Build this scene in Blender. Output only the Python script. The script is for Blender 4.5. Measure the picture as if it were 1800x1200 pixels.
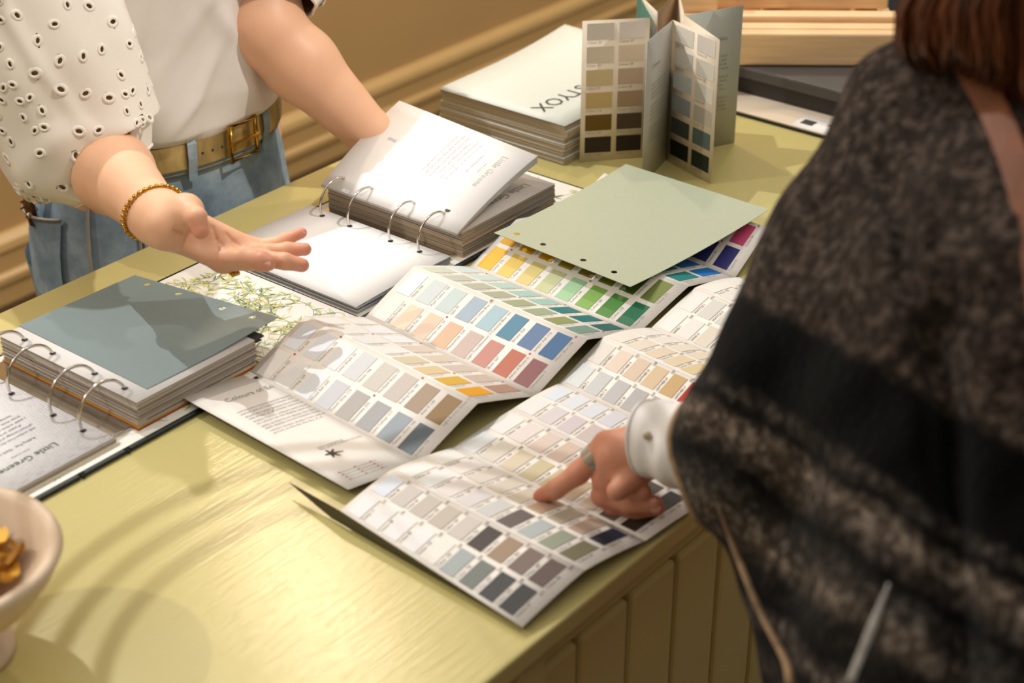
import bpy, math, random
import numpy as np
from mathutils import Vector, Matrix

for _o in list(bpy.data.objects): bpy.data.objects.remove(_o)
scene = bpy.context.scene
COL = scene.collection
random.seed(7); RNG = np.random.RandomState(7)

# ------------------------------------------------------------------ camera
FPX, HORIZON, CAM_H, TOP = 3050.0, -1110.0, 1.8, 0.9      # counter top height TOP
PITCH = math.atan((600 - HORIZON) / FPX)
YAW = math.radians(51.4)
cam_d = bpy.data.cameras.new('camera'); cam = bpy.data.objects.new('camera', cam_d); COL.objects.link(cam)
cam_d.sensor_width = 36.0; cam_d.lens = 36.0 * FPX / 1800.0
cam_d.clip_start = 0.05; cam_d.clip_end = 50
cam.location = (0, 0, CAM_H)
cam.rotation_euler = (math.pi / 2 - PITCH, 0, -YAW)   # world X runs along the counter
cam_d.dof.use_dof = True; cam_d.dof.focus_distance = 1.93; cam_d.dof.aperture_fstop = 4.8
scene.camera = cam

# ------------------------------------------------------------------ world and lamps
world = bpy.data.worlds.new('world'); scene.world = world; world.use_nodes = True
bg = world.node_tree.nodes['Background']; bg.inputs[0].default_value = (1.0, 0.92, 0.82, 1); bg.inputs[1].default_value = 0.72
scene.view_settings.view_transform = 'Standard'; scene.view_settings.look = 'None'
scene.view_settings.exposure = 0.32; scene.view_settings.gamma = 1.0
scene.view_settings.use_curve_mapping = False

def spot(name, loc, target, power, color, size=0.03, angle=70, blend=0.4):
    d = bpy.data.lights.new(name, 'SPOT'); d.energy = power; d.color = color
    d.shadow_soft_size = size; d.spot_size = math.radians(angle); d.spot_blend = blend
    o = bpy.data.objects.new(name, d); COL.objects.link(o); o.location = loc
    o.rotation_euler = (Vector(target) - Vector(loc)).to_track_quat('-Z', 'Y').to_euler()
    return o
KEY = (1.32, 2.25, 2.72)
spot('ceiling_or_fill_spot', KEY, (1.15, 1.0, 0.9), 68, (0.97, 0.98, 1.0), 0.010, 85)
spot('ceiling_or_fill_spot', (2.42, 2.57, 2.72), (1.0, 1.0, 0.9), 34, (1.0, 0.82, 0.58), 0.04, 75)
spot('ceiling_or_fill_spot', (-0.38, 2.60, 2.72), (1.2, 1.2, 0.9), 58, (1.0, 0.93, 0.82), 0.018, 80)
spot('ceiling_or_fill_spot', (1.75, 0.30, 2.72), (1.28, 1.68, 1.22), 80, (1.0, 0.93, 0.86), 0.03, 36, 0.7)
spot('ceiling_or_fill_spot', (3.4, 1.7, 2.72), (3.2, 3.0, 0.5), 95, (1.0, 0.86, 0.66), 0.06, 120)  # added fill lamp, put in to brighten the back wall

# ------------------------------------------------------------------ pixel -> world helpers (1800 x 1200 frame)
_c, _s = math.cos(PITCH), math.sin(PITCH)
_M = np.array([[math.cos(YAW), math.sin(YAW), 0], [-math.sin(YAW), math.cos(YAW), 0], [0, 0, 1.0]])
CAM = np.array([0, 0, CAM_H])
def ray(x, y):
    return _M @ np.array([(x - 900) / FPX, _c - (y - 600) / FPX * _s, -_s - (y - 600) / FPX * _c])
def W(x, y, z=0.0):
    d = ray(x, y); return CAM + d * ((TOP + z - CAM_H) / d[2])
def WY(x, y, Y):
    d = ray(x, y); return CAM + d * (Y / d[1])
def WD(x, y, D): return CAM + ray(x, y) * D
V = lambda *a: np.array(a, float)

# ------------------------------------------------------------------ materials
def srgb(h):
    if not isinstance(h, str): return tuple(h) if len(h) == 4 else (*h, 1)
    h = h.lstrip('#'); r = [int(h[i:i + 2], 16) / 255 for i in (0, 2, 4)]
    return tuple(((v / 12.92) if v <= 0.04045 else ((v + 0.055) / 1.055) ** 2.4) for v in r) + (1,)
class N:
    def __init__(s, m): s.t = m.node_tree; s.p = s.t.nodes['Principled BSDF']; s.out = s.t.nodes['Material Output']
    def n(s, typ, **kw):
        nd = s.t.nodes.new(typ)
        for k, v in kw.items():
            if k.startswith('i_'):
                nm = k[2:]; nd.inputs[int(nm) if nm.isdigit() else nm.replace('_', ' ')].default_value = v
            else: setattr(nd, k, v)
        return nd
    def l(s, a, b): s.t.links.new(a, b)
    def coords(s, scale=(1, 1, 1), rot=(0, 0, 0)):
        tc = s.n('ShaderNodeTexCoord'); mp = s.n('ShaderNodeMapping')
        mp.inputs['Scale'].default_value = scale; mp.inputs['Rotation'].default_value = rot
        s.l(tc.outputs['Object'], mp.inputs['Vector']); return mp.outputs[0]
    def noise(s, vec, scale, detail=3, rough=0.5):
        nd = s.n('ShaderNodeTexNoise'); nd.inputs['Scale'].default_value = scale; nd.inputs['Detail'].default_value = detail
        nd.inputs['Roughness'].default_value = rough
        if vec is not None: s.l(vec, nd.inputs['Vector'])
        return nd
    def ramp(s, fac, stops, interp='LINEAR'):
        r = s.n('ShaderNodeValToRGB'); r.color_ramp.interpolation = interp; e = r.color_ramp.elements
        while len(e) < len(stops): e.new(0.5)
        for el, (p, c) in zip(e, stops): el.position = p; el.color = srgb(c)
        s.l(fac, r.inputs[0]); return r.outputs[0]
    def bump(s, h, strength=0.2, dist=0.002):
        b = s.n('ShaderNodeBump'); b.inputs['Strength'].default_value = strength; b.inputs['Distance'].default_value = dist
        s.l(h, b.inputs['Height']); s.l(b.outputs[0], s.p.inputs['Normal'])
MATS = {}
def mat(name, col=None, rough=0.6, metal=0.0, spec=0.5, var=0.06, nscale=40, bump=0.0, bscale=200, bdist=0.001, stretch=(1, 1, 1), coat=0.0):
    """plain surface: base colour broken up by a little procedural noise, optional fine relief"""
    if name in MATS: return MATS[name]
    m = bpy.data.materials.new(name); m.use_nodes = True; k = N(m); MATS[name] = m
    c = srgb(col); vec = k.coords(stretch)
    nz = k.noise(vec, nscale)
    lo = tuple(max(0, v * (1 - var)) for v in c[:3]) + (1,); hi = tuple(min(1, v * (1 + var)) for v in c[:3]) + (1,)
    k.l(k.ramp(nz.outputs[0], [(0.3, lo), (0.7, hi)]), k.p.inputs['Base Color'])
    k.p.inputs['Roughness'].default_value = rough; k.p.inputs['Metallic'].default_value = metal
    k.p.inputs['Specular IOR Level'].default_value = spec; k.p.inputs['Coat Weight'].default_value = coat
    if bump: k.bump(k.noise(vec, bscale).outputs[0], bump, bdist)
    return m

# counter paint: yellow-green eggshell with brush marks running along the counter
def m_counter():
    m = bpy.data.materials.new('counter_paint'); m.use_nodes = True; k = N(m)
    v = k.coords(); n1 = k.noise(v, 5, 3)
    k.l(k.ramp(n1.outputs[0], [(0.3, 'c4b776'), (0.7, 'c9bd7f')]), k.p.inputs['Base Color'])
    v2 = k.coords((14, 260, 60), (0, 0, math.radians(52))); n2 = k.noise(v2, 1.0, 4, 0.6)
    k.bump(n2.outputs[0], 0.34, 0.0010)
    k.p.inputs['Roughness'].default_value = 0.23; k.p.inputs['Specular IOR Level'].default_value = 0.5
    return m
# objects take their own colour (one material for all painted chips)
def m_objcolor(name, rough, spec):
    m = bpy.data.materials.new(name); m.use_nodes = True; k = N(m)
    oi = k.n('ShaderNodeObjectInfo'); v = k.coords((1, 1, 1)); nz = k.noise(v, 900, 2)
    mx = k.n('ShaderNodeMix', data_type='RGBA', blend_type='MULTIPLY'); mx.inputs[0].default_value = 1
    k.l(oi.outputs['Color'], mx.inputs[6]); k.l(k.ramp(nz.outputs[0], [(0.3, (0.93, 0.93, 0.93)), (0.7, (1, 1, 1))]), mx.inputs[7])
    k.l(mx.outputs[2], k.p.inputs['Base Color']); k.p.inputs['Roughness'].default_value = rough
    k.p.inputs['Specular IOR Level'].default_value = spec
    return m
M_COUNTER = m_counter()
M_CHIP = m_objcolor('painted_chip', 0.5, 0.35)
M_CARD = mat('card_stock', 'efe9e1', 0.48, spec=0.4, var=0.015, nscale=300)
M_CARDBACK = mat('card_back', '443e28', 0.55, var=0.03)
M_INK = mat('ink', '3a3632', 0.7, var=0.05)
M_INKGREY = mat('grey_ink', '9c9995', 0.7, var=0.05)
M_INKRED = mat('red_ink', 'b8323a', 0.6, var=0.05)
M_PAPER = mat('page_paper', 'f2efec', 0.55, spec=0.3, var=0.01, nscale=200)
M_CHROME = mat('chrome', 'cfc8bd', 0.14, metal=1.0, var=0.02)
M_GOLD = mat('gold', 'c9993c', 0.18, metal=1.0, var=0.04)
M_DARKGREEN = mat('binder_board', '16201e', 0.5, var=0.1)

# ------------------------------------------------------------------ object helpers
def meta(o, label=None, cat=None, group=None, kind=None):
    for k_, v_ in (('label', label), ('category', cat), ('group', group), ('kind', kind)):
        if v_: o[k_] = v_
    return o
def thing(name, label, cat, loc, group=None, kind=None):
    o = bpy.data.objects.new(name, None); COL.objects.link(o); o.location = Vector(loc); o.empty_display_size = 0.03
    o['_base'] = tuple(float(v) for v in loc)
    return meta(o, label, cat, group, kind)
BASE = {}
def base_of(o):
    while o.parent: o = o.parent
    return np.array(o.location)
def mesh(name, verts, faces, m, parent=None, smooth=False, color=None, bevel=0.0, autosmooth=None):
    """verts in world coordinates; the object is placed under parent without moving them"""
    verts = np.asarray(verts, float)
    if parent is None: b = np.array([verts[:, 0].mean(), verts[:, 1].mean(), verts[:, 2].min()])
    else: b = base_of(parent)
    me = bpy.data.meshes.new(name)
    me.from_pydata((verts - b).tolist(), [], [tuple(int(i) for i in f) for f in faces]); me.update()
    if smooth: me.polygons.foreach_set('use_smooth', [True] * len(me.polygons))
    o = bpy.data.objects.new(name, me); COL.objects.link(o)
    if m is not None:
        for mm in (m if isinstance(m, (list, tuple)) else [m]): me.materials.append(mm)
    if parent is None: o.location = Vector(b)
    else: o.parent = parent
    if color is not None: o.color = srgb(color)
    if bevel:
        md = o.modifiers.new('bevel', 'BEVEL'); md.width = bevel; md.segments = 2; md.limit_method = 'ANGLE'
    return o
def structure(o, name=None):
    o['kind'] = 'structure'; return o
class MB:
    def __init__(s): s.v = []; s.f = []
    def add(s, v, f):
        n = len(s.v); s.v += [tuple(p) for p in v]; s.f += [tuple(i + n for i in q) for q in f]; return s
    def box(s, lo, hi):
        x0, y0, z0 = lo; x1, y1, z1 = hi
        return s.add([(x0, y0, z0), (x1, y0, z0), (x1, y1, z0), (x0, y1, z0), (x0, y0, z1), (x1, y0, z1), (x1, y1, z1), (x0, y1, z1)],
                     [(0, 3, 2, 1), (4, 5, 6, 7), (0, 1, 5, 4), (1, 2, 6, 5), (2, 3, 7, 6), (3, 0, 4, 7)])
    def obox(s, o, u, v, w):
        o, u, v, w = map(np.array, (o, u, v, w))
        P = [o, o + u, o + u + v, o + v]; P += [p + w for p in P]
        return s.add(P, [(0, 3, 2, 1), (4, 5, 6, 7), (0, 1, 5, 4), (1, 2, 6, 5), (2, 3, 7, 6), (3, 0, 4, 7)])
    def tube(s, pts, r, n=8, closed=False, flat=1.0, up=None):
        pts = [np.array(p, float) for p in pts]; k = len(pts); rr = r if hasattr(r, '__len__') else [r] * k
        u = None; base = len(s.v)
        for i, p in enumerate(pts):
            a = pts[(i - 1) % k] if (closed or i > 0) else p; b = pts[(i + 1) % k] if (closed or i < k - 1) else p
            t = b - a; t = t / (np.linalg.norm(t) + 1e-12)
            if u is None:
                u = np.array(up, float) if up is not None else (np.array([0, 0, 1.0]) if abs(t[2]) < 0.9 else np.array([1.0, 0, 0]))
            u = u - t * (u @ t); u /= np.linalg.norm(u) + 1e-12; w = np.cross(t, u)
            for j in range(n):
                th = 2 * math.pi * j / n
                s.v.append(tuple(p + rr[i] * (math.cos(th) * u * flat + math.sin(th) * w)))
        for i in range(k if closed else k - 1):
            for j in range(n):
                a = base + i * n + j; b = base + i * n + (j + 1) % n; i2 = (i + 1) % k
                s.f.append((a, b, base + i2 * n + (j + 1) % n, base + i2 * n + j))
        if not closed:
            s.f.append(tuple(base + j for j in reversed(range(n)))); s.f.append(tuple(base + (k - 1) * n + j for j in range(n)))
        return s
    def lathe(s, prof, c, n=32, cap=False):
        base = len(s.v); k = len(prof)
        for r, z in prof:
            for j in range(n):
                th = 2 * math.pi * j / n; s.v.append((c[0] + r * math.cos(th), c[1] + r * math.sin(th), c[2] + z))
        for i in range(k - 1):
            for j in range(n):
                s.f.append((base + i * n + j, base + i * n + (j + 1) % n, base + (i + 1) * n + (j + 1) % n, base + (i + 1) * n + j))
        return s
    def build(s, name, m, parent=None, **kw): return mesh(name, s.v, s.f, m, parent, **kw)
def grid_faces(nu, nv, off=0, flip=False):
    F = []
    for i in range(nu - 1):
        for j in range(nv - 1):
            q = (off + i * nv + j, off + (i + 1) * nv + j, off + (i + 1) * nv + j + 1, off + i * nv + j + 1)
            F.append(q[::-1] if flip else q)
    return F

# ------------------------------------------------------------------ sheets of paper / folded panels with printed text
class Sheet:
    """a thin panel spanned by two polylines: a side (u=0) and b side (u=1); v runs from L to R"""
    def __init__(s, aL, aR, bL, bR, bulge=0.0, sag=0.0, th=0.0004):
        s.c = [np.array(p, float) for p in (aL, aR, bL, bR)]; s.bulge = bulge; s.sag = sag; s.th = th
        n = np.cross(s.c[2] - s.c[0], s.c[1] - s.c[0])
        if n[2] < 0 or (abs(n[2]) < 0.05 * np.linalg.norm(n) and False): n = -n
        s.n = n / np.linalg.norm(n); s.wu = np.linalg.norm(s.c[2] - s.c[0]); s.wv = np.linalg.norm(s.c[1] - s.c[0])
    def pt(s, u, v, h=0.0):
        a, b, c, d = s.c
        p = (a * (1 - v) + b * v) * (1 - u) + (c * (1 - v) + d * v) * u
        return p + s.n * (h + s.bulge * 4 * u * (1 - u) + s.sag * 4 * v * (1 - v))
    def build(s, name, m, parent, nu=7, nv=9, back=None, **kw):
        us = np.linspace(0, 1, nu); vs = np.linspace(0, 1, nv); P = []
        for h in (0, -s.th):
            for u in us:
                for v in vs: P.append(s.pt(u, v, h))
        F = grid_faces(nu, nv, 0, True) + grid_faces(nu, nv, nu * nv, False); k = nu * nv
        rim = [(i, 0) for i in range(nu)] + [(nu - 1, j) for j in range(1, nv)] + [(i, nv - 1) for i in range(nu - 2, -1, -1)] + [(0, j) for j in range(nv - 2, 0, -1)]
        ids = [i * nv + j for i, j in rim]
        for a, b in zip(ids, ids[1:] + ids[:1]): F.append((a, b, b + k, a + k))
        # make the printed side face along +n
        q = F[0]; nn = np.cross(P[q[1]] - P[q[0]], P[q[2]] - P[q[0]])
        if nn @ s.n < 0: F = [f[::-1] for f in F]
        o = mesh(name, P, F, [m, back] if back else m, parent, smooth=True, **kw)
        if back:
            nf = (nu - 1) * (nv - 1)
            for i, p in enumerate(o.data.polygons): p.material_index = 1 if nf <= i < 2 * nf else 0
        return o
    def patch(s, name, u0, u1, v0, v1, m, parent, h=0.0005, color=None, nu=3, nv=2):
        P = []; us = np.linspace(u0, u1, nu); vs = np.linspace(v0, v1, nv)
        for hh in (h, 0.0):
            for u in us:
                for v in vs: P.append(s.pt(u, v, hh))
        k = nu * nv; F = grid_faces(nu, nv, 0, True)
        rim = [i * nv for i in range(nu)] + [(nu - 1) * nv + j for j in range(1, nv)] + [i * nv + nv - 1 for i in range(nu - 2, -1, -1)] + [j for j in range(nv - 2, 0, -1)]
        for a, b in zip(rim, rim[1:] + rim[:1]): F.append((a, b, b + k, a + k))
        q = F[0]; nn = np.cross(P[q[1]] - P[q[0]], P[q[2]] - P[q[0]])
        if nn @ s.n < 0: F = [f[::-1] for f in F]
        return mesh(name, P, F, m, parent, color=color)
_TX = {}
def text2d(txt):
    """flat glyph mesh of a line of text, 1 unit = cap height-ish, origin at its left baseline"""
    if txt in _TX: return _TX[txt]
    cu = bpy.data.curves.new('t', 'FONT'); cu.body = txt; cu.size = 1.0; cu.resolution_u = 2
    ob = bpy.data.objects.new('t', cu); me = bpy.data.meshes.new_from_object(ob)
    v = np.array([p.co[:2] for p in me.vertices]) if len(me.vertices) else np.zeros((0, 2)); f = [tuple(p.vertices) for p in me.polygons]
    bpy.data.objects.remove(ob); bpy.data.curves.remove(cu); bpy.data.meshes.remove(me)
    _TX[txt] = (v, f); return v, f
class Print:
    """collects text, rules and dots lying on a Sheet (or any pt(u,v,h)) and builds them as one printed part"""
    def __init__(s, sh, h=0.00045): s.sh = sh; s.mb = MB(); s.h = h
    def map(s, xy, u, v, size, du, dv):
        # du: metres of u per text-x, dv ; text x axis direction (du,dv), y axis = perpendicular (given sign)
        P = []
        for x, y in xy:
            uu = u + (x * du[0] + y * dv[0]) * size / s.sh.wu; vv = v + (x * du[1] + y * dv[1]) * size / s.sh.wv
            P.append(s.sh.pt(uu, vv, s.h))
        return P
    def text(s, txt, u, v, size, dirx=(1, 0), diry=(0, -1), align='l'):
        xy, f = text2d(txt)
        if not len(xy): return s
        if align == 'c': xy = xy - np.array([xy[:, 0].max() / 2, 0])
        P = s.map(xy, u, v, size, dirx, diry)
        s.mb.add(P, f); return s
    def bar(s, u, v, length, width, dirx=(1, 0), diry=(0, -1)):
        s.mb.add(s.map([(0, 0), (length, 0), (length, width), (0, width)], u, v, 1.0, dirx, diry), [(0, 1, 2, 3)]); return s
    def dot(s, u, v, r, n=10):
        s.mb.add(s.map([(r * math.cos(2 * math.pi * i / n), r * math.sin(2 * math.pi * i / n)) for i in range(n)], u, v, 1.0, (1, 0), (0, -1)), [tuple(range(n))]); return s
    def build(s, name, m, parent):
        if not s.mb.v: return None
        o = mesh(name, s.mb.v, s.mb.f, m, parent); o['kind'] = 'stuff'; return o
# ================================================================== the setting
M_WALL = mat('wall_paint', 'd3ac76', 0.65, var=0.04, nscale=3, bump=0.05, bscale=120)
M_SKIRT = mat('skirting_paint', 'd8b47a', 0.42, var=0.03, nscale=6)
M_FLOOR = mat('floor_wood', '4a3620', 0.5, var=0.18, nscale=3, stretch=(1, 12, 1))
o = MB().box((-2.5, -2.0, -0.05), (6.0, 3.0, 0.0)).build('floor', M_FLOOR); structure(o)
o = MB().box((-2.5, 3.0, 0.0), (6.0, 3.1, 3.0)).build('wall_back', M_WALL); structure(o)
o = MB().box((6.0, -2.0, 0.0), (6.1, 3.0, 3.0)).build('wall_right', mat('dark_wall', '2b2f3a', 0.6, var=0.05, nscale=3)); structure(o)
o = MB().box((-2.5, -2.1, 0.0), (6.1, -2.0, 3.0)).build('wall_front', mat('grey_wall', '4a4640', 0.7, var=0.05, nscale=3)); structure(o)
o = MB().box((-2.6, -2.1, 0.0), (-2.5, 3.1, 3.0)).build('wall_left', mat('cream_wall', 'cdbfa6', 0.7, var=0.04, nscale=3)); structure(o)
# moulded skirting along the back wall
prof = [(0, 0), (-0.022, 0), (-0.022, 0.045), (-0.030, 0.052), (-0.030, 0.066), (-0.020, 0.074), (-0.020, 0.118), (-0.026, 0.126), (-0.022, 0.142), (-0.008, 0.155), (0, 0.158)]
sk = MB(); P0 = [(-2.5, 3.0 + y, z) for y, z in prof]; P1 = [(6.0, 3.0 + y, z) for y, z in prof]; n = len(prof)
sk.add(P0 + P1, [(i, i + n, i + n + 1, i + 1) for i in range(n - 1)] + [tuple(range(n)), tuple(range(2 * n - 1, n - 1, -1))])
structure(sk.build('baseboard_back', M_SKIRT))

# ------------------------------------------------------------------ the counter
CX0, CX1, CY0, CY1 = -0.25, 2.75, 0.676, 1.480
ct = thing('sales_counter', 'long yellow-green painted counter with a panelled front', 'counter', ((CX0 + CX1) / 2, (CY0 + CY1) / 2, 0))
MB().box((CX0, CY0, TOP - 0.022), (CX1, CY1, TOP)).build('worktop', M_COUNTER, ct, bevel=0.003)
MB().box((CX0 + .01, CY0 + .006, TOP - 0.034), (CX1 - .01, CY1 - .006, TOP - 0.022)).build('edge_moulding', M_COUNTER, ct, bevel=0.004)
MB().box((CX0 + .04, CY0 + .05, 0.0), (CX1 - .04, CY1 - .05, TOP - 0.034)).build('carcass', M_COUNTER, ct)
MB().box((CX0 + .03, CY0 + .040, TOP - 0.085), (CX1 - .03, CY0 + .05, TOP - 0.034)).build('top_rail', M_COUNTER, ct, bevel=0.002)
# pilaster panel, then upright boards with open joints, and a support bracket under the edge above every second board
MB().box((CX0 + .04, CY0 + .018, 0.0), (0.905, CY0 + .05, TOP - 0.034)).build('end_panel', M_COUNTER, ct, bevel=0.002)
MB().box((0.868, CY0 + .010, 0.0), (0.905, CY0 + .018, TOP - 0.034)).build('panel_stile', M_COUNTER, ct, bevel=0.002)
bw = 0.078; x = 0.912; bi = 0; shared = None
while x + bw < CX1 - 0.05:
    if shared is None:
        shared = MB().box((x, CY0 + .034, 0.0), (x + bw - 0.006, CY0 + .050, TOP - 0.085)).build('front_board', M_COUNTER, ct, bevel=0.005); x0b = x
    else:
        c = shared.copy(); COL.objects.link(c); c.parent = ct; c.location.x = x - x0b
    x += bw
for i in range(9):
    xx = 0.95 + i * 0.156
    MB().add([(xx, CY0 + .012, TOP - .036), (xx + .05, CY0 + .012, TOP - .036), (xx, CY0 + .045, TOP - .036), (xx + .05, CY0 + .045, TOP - .036), (xx, CY0 + .045, TOP - .075), (xx + .05, CY0 + .045, TOP - .075)],
             [(0, 1, 5, 4), (0, 4, 2), (1, 3, 5), (0, 2, 3, 1), (2, 4, 5, 3)]).build('edge_bracket', M_COUNTER, ct)

# ================================================================== ring binders
M_FLORALW = mat('lining_paper', 'f0ece2', 0.5, var=0.02, nscale=60)
def leaf(mb, p, ang, ln, wd, fz, bend=0.25):
    d = np.array([math.cos(ang), math.sin(ang)]); nrm = np.array([-d[1], d[0]])
    pts = []
    for t, w in ((0, 0), (.3, .5), (.6, .38), (1, 0)):
        c = np.array(p) + d * ln * t + nrm * bend * ln * t * t
        pts.append((c, w * wd))
    L = [(*(c + nrm * w), fz) for c, w in pts]; R = [(*(c - nrm * w), fz) for c, w in pts]
    mb.add([L[0], R[1], R[2], L[3], L[2], L[1]], [(0, 1, 2, 3, 4, 5)])
def floral(parent, x0, x1, y0, y1, z, seed, nstem):
    """printed lining: bamboo-like stems, leaf sprays and small birds, lying flat on the lining paper"""
    rs = np.random.RandomState(seed)
    G = {k: MB() for k in ('dark', 'mid', 'lime', 'blue', 'red', 'yel')}
    ins = lambda q: x0 + .004 < q[0] < x1 - .004 and y0 + .004 < q[1] < y1 - .004
    for s_ in range(nstem):
        p = np.array([rs.uniform(x0, x1), rs.uniform(y0, y1)]); a = rs.uniform(0, 6.28); da = rs.uniform(-.22, .22)
        path = []
        for i in range(rs.randint(10, 22)):
            if not ins(p): break
            path.append(p.copy()); p = p + .006 * np.array([math.cos(a), math.sin(a)]); a += da + rs.uniform(-.15, .15)
        if len(path) < 3: continue
        g = G['dark'] if rs.rand() < .5 else G['lime']
        for a_, b_ in zip(path[:-1], path[1:]):
            d = (b_ - a_); nn = np.array([-d[1], d[0]]) / np.linalg.norm(d) * .00035
            g.add([(*(a_ - nn), z), (*(b_ - nn), z), (*(b_ + nn), z), (*(a_ + nn), z)], [(0, 1, 2, 3)])
        for q in path[1::2]:
            base = rs.uniform(0, 6.28)
            for j in range(rs.randint(2, 5)):
                an = base + rs.uniform(-.7, .7); ln = rs.uniform(.007, .017)
                if ins(q + 1.1 * ln * np.array([math.cos(an), math.sin(an)])):
                    leaf(G[rs.choice(['mid', 'lime', 'lime', 'yel', 'dark'], p=[.22, .25, .2, .2, .13])], q, an, ln, rs.uniform(.0013, .0026), z + .00004 * j, rs.uniform(-.3, .3))
    for b in range(max(2, nstem // 16)):
        q = np.array([rs.uniform(x0 + .02, x1 - .02), rs.uniform(y0 + .02, y1 - .02)]); an = rs.choice([0.1, 3.3, 2.7]) + rs.uniform(-.3, .3)
        d = np.array([math.cos(an), math.sin(an)])
        leaf(G['blue'], q, an, .014, .006, z + .0003, .1); leaf(G['blue'], q + d * .004, an + .7, .012, .003, z + .00034, .2)
        leaf(G['yel' if b % 2 else 'blue'], q + d * .012, an + .1, .013, .002, z + .00032, 0); leaf(G['red'], q + d * .002, an + math.pi, .006, .004, z + .00036, 0)
        leaf(G['red' if b % 2 else 'blue'], q + d * .003, an - .5, .01, .003, z + .00038, .2)
    colr = dict(dark='6f8a7c', mid='9fb077', lime='ccce86', blue='5f86a8', red='a8505a', yel='dccb74')
    for kx, g in G.items():
        if g.v: g.build('printed_' + dict(dark='stems', mid='leaves', lime='sprigs', blue='bird', red='bird_head', yel='flowers')[kx], mat('print_' + kx, colr[kx], .6, var=.15, nscale=80), parent)['kind'] = 'stuff'
def m_pages(name, cols, scale):
    """fore-edge of a stack: thin layers of different papers, one on top of the other"""
    m = bpy.data.materials.new(name); m.use_nodes = True; k = N(m)
    v = k.coords((0.6, 0.6, scale)); nz = k.noise(v, 1.0, 2, .7)
    st = [(.25 + .5 * i / (len(cols) - 1), c) for i, c in enumerate(cols)]
    k.l(k.ramp(nz.outputs[0], st, 'CONSTANT'), k.p.inputs['Base Color']); k.p.inputs['Roughness'].default_value = .6
    return m
M_EDGE1 = m_pages('page_edges', ['5a5048', 'c9bdae', 'e8e2da', '8a7c70', 'd9cdbd', 'a89c8e', 'efe9e2', '6d6258'], 900)
M_EDGE2 = m_pages('page_edges_tan', ['7a6248', 'b5956a', '8c8f93', 'c9b08a', '8f7a5c', 'd9c6a4', '6a5f58'], 700)
M_EDGEG = m_pages('page_edges_grey', ['3c4650', '8a9098', 'c4c6c8', '5d6770', 'a8a49e', '2c3034'], 800)
def leafblock(root, name, x0, x1, y0, y1, z0, z1, medge, mtop, nleaf, dx=.002, curve=0.0):
    """a stack of pages built leaf by leaf so that the edges are uneven; the top leaf is a part of its own"""
    mb = MB(); rs = np.random.RandomState(int(x0 * 1000) % 977); t = (z1 - z0) / nleaf
    for i in range(nleaf):
        j = rs.uniform(-dx, dx, 4); z = z0 + i * t
        mb.box((x0 + j[0] * .4, y0 + j[1] * .5, z), (x1 + j[2], y1 + j[3] * .5, z + t * rs.uniform(.72, .96)))
    mb.build(name, medge, root)
    return mb
def ring_part(root, xc, y, zc, r, th=.0016, a0=-25, a1=205, squash=1.0):
    pts = []
    for i in range(25):
        a = math.radians(a0 + (a1 - a0) * i / 24); pts.append((xc + r * math.cos(a), y, zc + r * squash * math.sin(a)))
    return MB().tube(pts, th, 10).build('ring', M_CHROME, root, smooth=True)
def binder(label, xs0, xs1, x_l, x_r, y0, y1, xc, seed, nst, inL=.005, inR=.005):
    r = thing('ring_binder', label, 'binder', (xc, (y0 + y1) / 2, TOP), 'wallpaper sample binders')
    z = TOP
    h0, h1 = xs0, xs1
    cov = MB().box((x_l, y0, z + .0006), (h0 - .003, y1, z + .0046)).build('cover_board', M_DARKGREEN, r, bevel=.0015)
    sp = MB().box((h0 + .002, y0, z + .0006), (h1 - .002, y1, z + .0046)).build('spine', M_DARKGREEN, r, bevel=.0015)
    cov2 = MB().box((h1 + .003, y0, z + .0006), (x_r, y1, z + .0046)).build('cover_board', M_DARKGREEN, r, bevel=.0015)
    for h in (h0, h1):
        MB().tube([(h, y0 - .0008, z + .0026), (h, y1 + .0008, z + .0026)], .0023, 8).build('hinge', M_DARKGREEN, r, smooth=True)
    for a, b, cv, sd in ((x_l + inL, h0 - .005, cov, 1), (h1 + .005, x_r - inR, cov2, 2)):
        MB().box((a, y0 + .005, z + .0046), (b, y1 - .005, z + .0050)).build('lining', M_FLORALW, cv)
        floral(cv, a, b, y0 + .006, y1 - .006, z + .00515, seed + sd, nst)
    MB().box((h0 - .005, y0 + .005, z + .0046), (h1 + .005, y1 - .005, z + .0050)).build('lining', M_FLORALW, sp)
    floral(sp, h0 - .004, h1 + .004, y0 + .006, y1 - .006, z + .00515, seed + 3, 30)
    return r
RY = lambda y0: [y0 + .0275, y0 + .0725, y0 + .1375, y0 + .1825]

# ---- left binder: thick stack on the right, thin stack on the left, blue-grey loose sheet on top
B1 = binder('open ring binder at the left with a slate-blue sheet on its page stack', .803, .857, .628, 1.1862, 1.150, 1.396, .868, 11, 150, .005, .0006)
y0, y1 = 1.170, 1.381
leafblock(B1, 'page_stack', .888, 1.044, y0, y1, TOP + .0075, TOP + .0335, M_EDGE1, None, 26)
MB().box((.886, y0 - .0015, TOP + .0060), (1.046, y1, TOP + .0073)).build('tan_divider', mat('divider_board', 'cf9a4a', .6, var=.05), B1)
MB().box((.884, y0 - .003, TOP + .0050), (1.05, y1, TOP + .0054)).build('rust_divider', mat('divider_rust', '9d5236', .6, var=.05), B1)
for i, (w, cc) in enumerate([(.015, '4b4843'), (.018, '57534c'), (.014, '8a3b34'), (.02, '3a3733'), (.013, 'c28f3c')]):
    zz = TOP + .0315 - i * .0036
    MB().box((1.040, y0 + .004 + i * .003, zz), (1.046 + w, y0 + .058 - i * .002, zz + .0006)).build('index_tab', mat('tab_' + cc, cc, .5), B1)
top1 = Sheet(V(.888, y1, TOP + .0342), V(.888, y0, TOP + .0342), V(1.045, y1, TOP + .0342), V(1.045, y0, TOP + .0342))
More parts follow.
